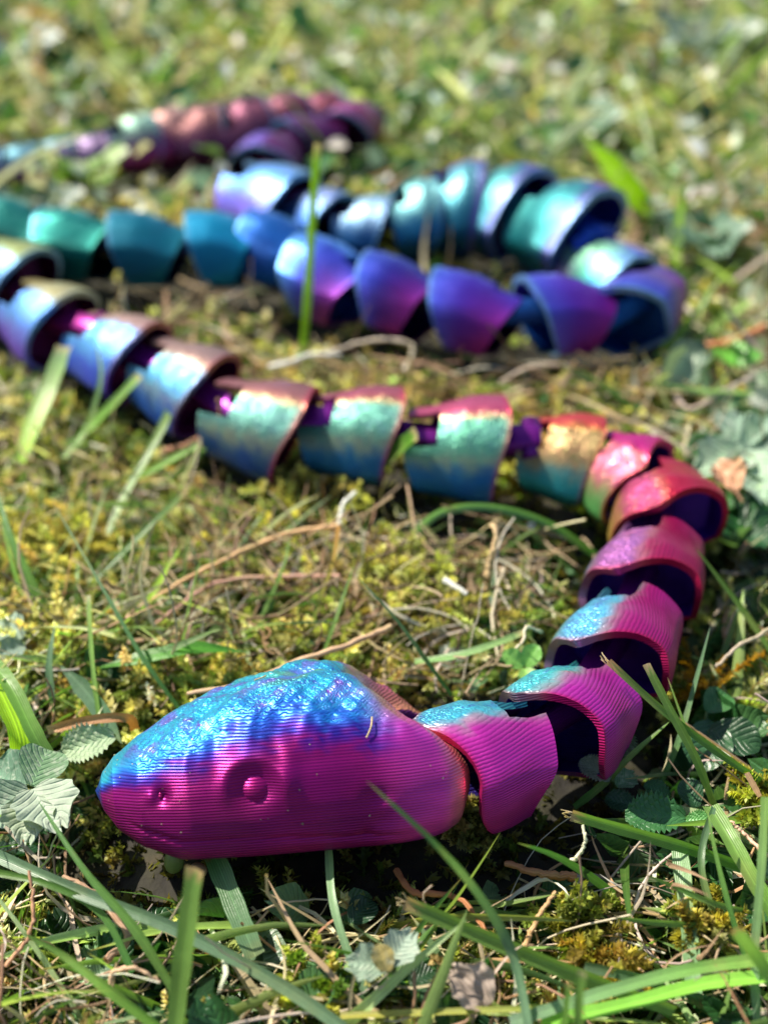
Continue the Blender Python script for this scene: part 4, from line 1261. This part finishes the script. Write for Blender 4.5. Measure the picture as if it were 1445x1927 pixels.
ST = [
 ('long tan dead stalk lying behind the crown of the head', [(735, 1180, 0.6), (650, 1215, 0.7), (560, 1245, 0.7), (450, 1290, 0.7), (352, 1305, 0.6)], 12, '#c0a080'),
 ('long thin tan stalk slanting across the sunlit moss', [(640, 990, 0.9), (540, 1005, 0.9), (440, 1045, 0.8), (350, 1090, 0.7), (285, 1130, 0.6)], 10, '#c8a478'),
 ('pinkish bent stalk below the slanting tan stalk', [(640, 1085, 0.6), (520, 1085, 0.6), (400, 1100, 0.6), (325, 1150, 0.5), (290, 1175, 0.3)], 8, '#b89080'),
 ('upright curled tan grass end inside the snake bend', [(915, 1110, 0.2), (922, 1060, 0.8), (934, 1010, 1.4), (926, 985, 1.6)], 14, '#dcb488'),
 ('pale grey stalk curving in from the right edge', [(1480, 1165, 1.0), (1430, 1195, 0.9), (1390, 1215, 0.8), (1345, 1258, 0.4)], 9, '#b8a898'),
 ('pale bleached stalk in front of the dark gap right of the bend', [(1270, 745, 0.5), (1300, 770, 0.5), (1370, 730, 0.9), (1420, 710, 1.0)], 9, '#a89890'),
 ('white bleached stalk in the moss left of the centre', [(640, 985, 0.8), (645, 950, 1.1), (670, 925, 1.2)], 11, '#e4d8c8'),
 ('short white straw fleck in the moss inside the bend', [(835, 1090, 0.8), (880, 1118, 0.8)], 12, '#f0e4d4'),
 ('curly pale rootlet in the moss left of the third segment', [(1020, 1190, 0.6), (990, 1180, 0.9), (985, 1205, 0.8), (960, 1230, 0.7), (955, 1250, 0.5)], 6, '#d0c4ac'),
 ('brown curled stalk over the left mid segment mouth', [(305, 850, 0.2), (350, 838, 0.5), (395, 810, 1.0), (415, 775, 1.5), (410, 748, 1.8)], 13, '#9a7058'),
 ('orange brown dead stem on the ground below the cheek', [(1080, 1650, -0.1), (1020, 1645, 0.1), (950, 1625, 0.1)], 18, '#a87850'),
 ('bent brown stalk in the dark foreground left of the dry leaf', [(745, 1640, 0.0), (780, 1680, 0.1), (860, 1690, 0.2), (920, 1760, 0.2)], 14, '#a87048'),
 ('short dry stalk leaning in the dark foreground', [(985, 1790, 0.0), (1010, 1730, 0.3), (1045, 1680, 0.5)], 12, '#b89468'),
 ('bent tan straw at the bottom left', [(205, 1860, 0.3), (215, 1830, 0.5), (260, 1825, 0.6), (300, 1850, 0.4)], 10, '#c8a888'),
 ('reddish straw looping at the left edge of the foreground', [(10, 1820, 0.1), (55, 1760, 0.4), (62, 1700, 0.7), (55, 1640, 1.0)], 9, '#b88c6c'),
 ('tan broad dry strip in the foreground left', [(200, 1810, 0.0), (240, 1760, 0.2), (170, 1680, 0.4), (120, 1650, 0.4)], 16, '#a08068'),
 ('thin bleached stalk among the blades at the right edge', [(1445, 1610, 0.7), (1400, 1570, 0.7), (1375, 1545, 0.8)], 8, '#d0a890'),
 ('pale curled sliver hanging from the thick right blade', [(1075, 1625, 0.6), (1100, 1590, 0.9), (1097, 1552, 1.1)], 9, '#e0d0b0'),
 ('white gleaming straw lying at the gap behind the mid row', [(508, 690, 0.6), (545, 682, 0.9), (585, 668, 1.0), (640, 668, 0.9)], 11, '#f0ece4'),
 ('grey stalk arching over the worn patch behind the mid row', [(760, 700, 0.4), (775, 650, 0.9), (700, 640, 1.0), (600, 668, 0.8)], 9, '#c0b4a4'),
 ('brown stalk arching over the worn patch near the orange segment', [(1060, 730, 0.3), (1070, 690, 0.9), (1000, 690, 1.0), (940, 720, 0.6)], 9, '#b0a090'),
 ('orange brown dead blade right of the back row end', [(1440, 615, 0.9), (1380, 640, 0.8), (1310, 655, 0.6), (1255, 665, 0.4)], 14, '#b87850'),
 ('small curled brown sprout standing against the jaw', [(352, 1618, 0.2), (352, 1598, 0.6), (342, 1576, 0.9)], 7, '#a07038'),
]
for (lab, pts, w, c) in ST:
    hero_straw(lab, pts, w, c, group='single dead stalks and straws')

# fibres and dust caught on the printed head
hu, hv, hz = pix(head_world(Pl)); Hw = head_world(Pl)
b = Buf()
ii = rng.integers(10, NX - 10, 130); jj = rng.integers(0, n, 130) if False else rng.integers(6, Pl.shape[1] - 6, 130)
for i_, j_ in zip(ii, jj):
    c_ = Pl[i_, j_] + Nn[i_, j_] * 0.006
    if Nn[i_, j_, 2] < -0.3: continue
    d1 = norm(np.cross(Nn[i_, j_], rng.normal(0, 1, 3))); d2 = np.cross(Nn[i_, j_], d1)
    r_ = rng.uniform(0.008, 0.022); r2_ = r_ * rng.uniform(0.4, 1.6)
    b.add(np.array([c_ - d1 * r_, c_ - d2 * r2_ + Nn[i_, j_] * 0.01, c_ + d1 * r_, c_ + d2 * r2_ + Nn[i_, j_] * 0.01]), [[0, 1, 2, 3]], lin('#d8c8a8') * rng.uniform(0.3, 1.0))
du_ = b.build('dust', MAT_STRAW); du_.parent = head; du_['kind'] = 'stuff'
for (lab, ua, va, ub, vb) in [('short tan fibre stuck on the crown of the snake head near the neck', 690, 1388, 700, 1352),
                              ('tiny pale fibre on the top outline of the snake head', 478, 1268, 500, 1262)]:
    i1, i2 = spot(ua, va), spot(ub, vb)
    A, B_ = Hw[i1], Hw[i2]
    P = spline(np.array([A + [0, -0.02, 0.03], (A + B_) / 2 + [0.03, -0.04, 0.07], B_ + [0, -0.02, 0.06]]), 8)
    b = Buf(); tubes(b, P[None], np.full((1, 8), 0.014), lin('#e0c890')[None], 4)
    tag(b.build('dry_straw', MAT_STRAW, origin=P[0]), lab, 'fibre')

# orange-brown dried leaf blade beside the nose
hero_blade('dried orange brown folded leaf blade beside the nose', [(255, 1375, 0.2), (240, 1352, 0.8), (170, 1355, 0.8), (88, 1375, 0.5)], 20, '#a86838', '#d09868', '#e0b890', 'even', 0.2,
           name='dead_leaf', cat='dead leaf', mat=MAT_STRAW)
hero_blade('pale tan dried blade end among the right foreground blades', [(1430, 1500, 0.6), (1405, 1455, 0.9)], 14, '#c8a078', '#d0a880', None, 'cut', 0.2,
           name='dead_leaf', cat='dead leaf', mat=MAT_STRAW)


# ---- leafy plants: an Empty with leaves and a stem
def make_leaf(plant, origin, base, direction, normal, size, tpl, col, mat, vein=0.3):
    b = Buf()
    stamp(b, tpl, (base - origin)[None], norm(direction)[None], norm(normal)[None], np.array([size]), lin(col)[None], vein)
    o = b.build('leaf', mat)
    o.parent = plant
    return o


TPL_LOBED = leaf_template(21, 15, 3, 1.0, 0.22)
TPL_SERR = leaf_template(25, 13, 0, 0.72, 0.22, serr=0.14)
TPL_OVAL = leaf_template(15, 11, 0, 0.85, 0.15)


def plant(label, foot, leaves, mat, cat='weed plant', name='weed_plant', stem_px=7, stem_col='#7a9460', group=None):
    """leaves: (u, v, h) of the leaf's base, (u, v, h) of its tip, width factor template, colour, tilt"""
    O = at(*foot)
    p_ = tag(empty(name, O), label, cat, group)
    sb = Buf()
    for (a, t_, tpl, col, tilt) in leaves:
        A, T_ = at(*a), at(*t_)
        d = T_ - A
        view = norm(np.array([0, 0, CAMH]) - A)
        nrm = norm(view * (1 - abs(tilt)) + np.array([tilt, 0.2, 0.9]) * 0.8)
        make_leaf(p_, O, A, d, nrm, float(np.linalg.norm(d)), tpl, col, mat)
        P = spline(np.array([O, (O + A) / 2 + [0.05, 0, 0.1], A]), 7) - O
        _u, _v, z = pix(A)
        tubes(sb, P[None], np.full((1, 7), stem_px * z / FPX / 2), lin(stem_col)[None], 5)
    st_ = sb.build('stem', MAT_LEAF)
    st_.parent = p_
    return p_


PG, PW = '#88a088', '#a4b49c'
plant('pale grey green downy lobed plant at the left edge beside the nose', (60, 1500, -0.3), [
    ((62, 1485, 0.9), (108, 1545, 1.1), TPL_LOBED, PW, 0.1), ((58, 1500, 0.9), (48, 1575, 0.9), TPL_LOBED, PW, 0.0),
    ((55, 1490, 0.9), (-40, 1540, 0.8), TPL_LOBED, PG, -0.2), ((60, 1480, 0.9), (95, 1400, 0.9), TPL_OVAL, '#6f9468', 0.3),
    ((50, 1480, 0.8), (-30, 1450, 0.7), TPL_LOBED, '#5c8468', -0.2)], MAT_FUZZY)
plant('furry grey green toothed leaf lying between the dried leaf and the nose', (200, 1400, 0.0), [
    ((215, 1385, 0.5), (115, 1415, 0.5), TPL_SERR, '#a0b890', 0.1)], MAT_FUZZY)
plant('dark round leaved plant in the shade right of the crossing blades', (1300, 1440, -0.6), [
    ((1335, 1375, 0.3), (1430, 1400, 0.4), TPL_OVAL, '#2e5230', 0.2), ((1345, 1360, 0.3), (1320, 1440, 0.2), TPL_OVAL, '#35603a', 0.0),
    ((1330, 1340, 0.4), (1370, 1300, 0.5), TPL_OVAL, '#447a40', 0.2)], MAT_LEAF)
plant('green toothed leaf plant lit at its edge above the thick right blade', (1280, 1560, -0.6), [
    ((1290, 1540, 0.3), (1180, 1530, 0.4), TPL_SERR, '#3c7040', 0.0), ((1290, 1545, 0.3), (1335, 1540, 0.5), TPL_SERR, '#5c9a50', 0.2),
    ((1260, 1500, 0.1), (1215, 1475, 0.3), TPL_SERR, '#35643a', 0.1), ((1310, 1520, 0.0), (1290, 1465, 0.3), TPL_OVAL, '#30583a', 0.0),
    ((1200, 1520, 0.0), (1140, 1500, 0.1), TPL_SERR, '#2c5038', 0.0)], MAT_LEAF)
plant('crinkled grey purple veined leaves against the tip of the second segment', (1150, 1490, -0.3), [
    ((1148, 1468, 0.5), (1092, 1430, 0.7), TPL_SERR, '#8a9a80', 0.0), ((1145, 1440, 0.6), (1180, 1370, 0.9), TPL_SERR, '#5c7a50', 0.4),
    ((1160, 1480, 0.3), (1195, 1455, 0.4), TPL_LOBED, '#5c8458', 0.1)], MAT_FUZZY)
plant('small pale lobed seedling on a short stalk in the dark foreground', (740, 1850, -0.2), [
    ((733, 1815, 0.8), (775, 1755, 1.1), TPL_LOBED, '#a0b4a0', 0.1), ((728, 1820, 0.8), (655, 1812, 0.9), TPL_LOBED, '#90a890', 0.0),
    ((730, 1830, 0.8), (712, 1780, 1.1), TPL_OVAL, '#b0a060', 0.0)], MAT_FUZZY)
plant('dark leaves lying in shadow under the pale seedling', (800, 1860, -0.6), [
    ((770, 1850, 0.0), (830, 1820, 0.1), TPL_OVAL, '#284a2c', 0.1), ((770, 1860, 0.0), (820, 1880, 0.0), TPL_SERR, '#3c6840', 0.1),
    ((700, 1850, -0.1), (640, 1880, 0.0), TPL_OVAL, '#3c6038', 0.1), ((660, 1740, -0.1), (700, 1690, 0.0), TPL_OVAL, '#284c30', 0.1)], MAT_LEAF)
plant('large pale blurred lobed plant at the right edge behind the snake bend', (1400, 850, -0.2), [
    ((1390, 850, 0.9), (1320, 880, 0.9), TPL_LOBED, '#a0bca0', 0.0), ((1395, 845, 0.9), (1400, 770, 1.2), TPL_LOBED, '#88a890', 0.1),
    ((1400, 850, 0.9), (1470, 800, 1.2), TPL_LOBED, '#98b49a', 0.2), ((1405, 860, 0.9), (1445, 930, 0.8), TPL_LOBED, '#a8c8a8', 0.2),
    ((1395, 860, 0.8), (1330, 830, 0.9), TPL_LOBED, '#90b098', -0.1)], MAT_FUZZY)
plant('dark green lobed leaves at the right edge beside the fifth segment', (1400, 1010, -0.5), [
    ((1400, 1000, 0.3), (1370, 940, 0.6), TPL_LOBED, '#2c6030', 0.1), ((1405, 1000, 0.3), (1450, 940, 0.6), TPL_LOBED, '#34703a', 0.3),
    ((1400, 1005, 0.3), (1465, 1010, 0.5), TPL_LOBED, '#2c5c34', 0.1), ((1395, 1005, 0.2), (1350, 990, 0.4), TPL_OVAL, '#24502c', 0.0)], MAT_LEAF)
plant('bright small leaved sprig lit by the sun right of the back row', (1390, 700, -0.2), [
    ((1390, 690, 0.5), (1360, 640, 0.8), TPL_OVAL, '#68b040', 0.1), ((1390, 690, 0.5), (1420, 650, 0.8), TPL_OVAL, '#60a040', 0.1)], MAT_LEAF)
plant('pale silvery lobed leaf in the moss at the upper left', (60, 1180, 0.0), [
    ((40, 1205, 0.5), (-10, 1170, 0.6), TPL_LOBED, '#90a898', 0.1), ((45, 1215, 0.5), (0, 1230, 0.6), TPL_LOBED, '#88a090', 0.1)], MAT_FUZZY)
plant('small three leaved sprout behind the second segment', (990, 1280, -0.2), [
    ((985, 1255, 0.5), (950, 1228, 0.8), TPL_OVAL, '#8ac060', 0.0), ((988, 1255, 0.5), (1010, 1215, 0.9), TPL_OVAL, '#78b050', 0.1),
    ((988, 1258, 0.5), (1000, 1290, 0.5), TPL_OVAL, '#98c868', 0.0)], MAT_LEAF)
for (lab, u, v, h, r, c) in [('glossy blurred leaf cluster among the far grass, above the lime blade', 1090, 215, 0.4, 48, '#6c8c70'),
                          ('pale leaf cluster in the far grass at the top right corner', 1330, 60, 0.4, 52, '#7c907c'),
                          ('bluish white leaf cluster at the far left top corner', 15, 80, 0.4, 46, '#748c88'),
                          ('pale cluster of leaves at the left edge above the teal row', 70, 375, 0.4, 48, '#688070'),
                          ('silvery leaf cluster right of the curled end of the back row', 1330, 430, 0.4, 52, '#6c8c74'),
                          ('lime leaf cluster below the far tail at the left', 150, 300, 0.5, 50, '#709828')]:
    lv = []
    for q in range(4):
        a = q * 1.6 + u
        lv.append(((u, v, h), (u + r * math.cos(a), v + r * 0.6 * math.sin(a), h + 0.5), TPL_LOBED, c, 0.15 * math.cos(a)))
    plant(lab, (u, v + 12, -0.3), lv, MAT_LEAF)

# tan lobed dead leaf at the right, dry curled leaf at the bottom
def dry_leaf(label, a, t_, width, col, mat=MAT_STRAW):
    A, T_ = at(*a), at(*t_)
    V, F, U = leaf_template(23, 17, 3, width, 0.6)
    V = V.copy(); V[:, 2] += 0.05 * np.sin(V[:, 0] * 18) * np.cos(V[:, 1] * 13)
    b = Buf()
    view = norm(np.array([0, 0, CAMH]) - A)
    stamp(b, (V, F, U), A[None], norm(T_ - A)[None], view[None] + [[0.25, 0, 0.2]], np.array([float(np.linalg.norm(T_ - A))]), lin(col)[None], -0.2)
    P = spline(np.array([A - (T_ - A) * 0.35, A, A + (T_ - A) * 0.1]), 5)
    tubes(b, P[None], np.full((1, 5), 0.03), lin(col)[None] * 0.8, 5)
    tag(b.build('dead_leaf', mat, origin=A), label, 'dead leaf')


dry_leaf('curled grey brown dry leaf in the dark foreground right of the pale seedling', (915, 1895, 0.2), (850, 1825, 0.6), 0.95, '#a8988c')
dry_leaf('tan lobed dead leaf lying on the pale plant at the right edge', (1385, 925, 0.9), (1350, 870, 1.3), 1.0, '#d8a888')

# green seed bud and a pale pebble under the jaw
for (lab, u, v, h, rx_, rz_, c, nm, ct) in [('small round green seed bud under the jaw', 327, 1622, 0.1, 0.17, 0.26, '#7a8a50', 'seed_bud', 'seed'),
                                ('tiny pale brown cut stalk end beside the seed bud', 372, 1640, 0.0, 0.16, 0.12, '#b89878', 'stalk_stub', 'plant stub')]:
    O = at(u, v, h)
    th = np.linspace(0.02, math.pi - 0.02, 14); ph = np.linspace(0, 2 * math.pi, 16, endpoint=False)
    r = np.sin(th)[:, None] * (1 + 0.06 * np.cos(ph * 3))[None]
    V = np.stack([r * np.cos(ph) * rx_, r * np.sin(ph) * rx_, np.cos(th)[:, None] * rz_ * (1 + 0.1 * np.cos(th))[:, None] * np.ones((1, 16))], -1) + O
    b = Buf(); b.add(V, grid_faces(14, 16, True)[:, ::-1], lin(c))
    tag(b.build(nm, MAT_LEAF, origin=O), lab, ct)

# ---- tufts of moss that stand out
for (lab, u, v, h, n_, spread, ln, up, cols) in [
    ('round dark moss ball tucked under the rear of the cheek', 888, 1555, -0.2, 90, 0.16, 0.55, (-0.2, 1.0), ['#8a8a4c', '#74763c', '#a09a5c']),
    ('yellow green star moss tuft in the dark foreground', 1085, 1745, -0.2, 26, 0.25, 0.7, (0.1, 1.0), ['#a8a850', '#8c9840']),
    ('ragged straw coloured moss tuft below the star moss tuft', 1130, 1810, -0.2, 26, 0.25, 0.7, (0.1, 1.0), ['#c0b050', '#a89848']),
    ('bright moss tuft at the lower right beside the wide striped blade', 1335, 1750, 0.0, 40, 0.22, 0.6, (0.0, 1.0), ['#a8a048', '#909448']),
    ('moss tuft at the right edge under the long slanting blade', 1430, 1510, 0.2, 30, 0.22, 0.6, (0.0, 1.0), ['#c0c050', '#a0a840']),
    ('small fresh moss rosette at the bottom centre', 590, 1850, -0.2, 30, 0.22, 0.6, (0.2, 1.0), ['#90b040', '#7a9c38', '#c0c060']),
    ('golden upright moss stem in the shade right of the second segment', 1330, 1330, -0.5, 9, 0.08, 1.5, (0.9, 1.0), ['#b08820', '#987818']),
    ('golden moss stem climbing in front of the gap behind the sixth segment', 985, 920, -0.2, 9, 0.08, 1.6, (0.9, 1.0), ['#c0a020', '#a89020']),
    ('yellow moss star in front of the lower edge of the orange segment', 1120, 955, 0.0, 22, 0.14, 0.9, (0.4, 1.0), ['#d0c838', '#b8b430']),
    ('big sunlit moss plume in the centre of the lawn inside the bend', 760, 1105, 0.0, 70, 0.6, 1.0, (0.3, 1.0), ['#d4d080', '#c0c470', '#b0b060']),
    ('pale moss plume in front of the mid row segments', 590, 930, 0.0, 50, 0.6, 1.0, (0.3, 1.0), ['#d0c878', '#c0b868']),
    ('tall pale moss plume at the left above the weed plant', 60, 1210, -0.2, 26, 0.22, 1.3, (0.6, 1.0), ['#d8d088', '#c8c078']),
    ('pale moss plume on the left beside the thin dark blade', 110, 1040, 0.0, 60, 0.7, 1.0, (0.3, 1.0), ['#c8c070', '#b8b460']),
    ('yellow moss clump in the loop of the back row', 805, 480, 0.0, 50, 0.5, 1.3, (0.3, 1.0), ['#b8b860', '#a0a050']),
    ('blurred moss sprigs in front of the teal row', 290, 500, 0.0, 12, 0.3, 2.2, (0.85, 1.0), ['#c8b870', '#b8a860']),
]:
    O = at(u, v, h)
    base = O + rng.normal(0, 1, (n_, 3)) * [spread, spread, 0.05]
    b = Buf()
    moss(b, base, rng.uniform(0.7, 1.1, n_) * ln, 60, np.full(n_, 0.14 if v > 800 else 0.24), cols, up=up)
    tag(b.build('moss_tuft', MAT_MOSS, origin=O), lab, 'moss')
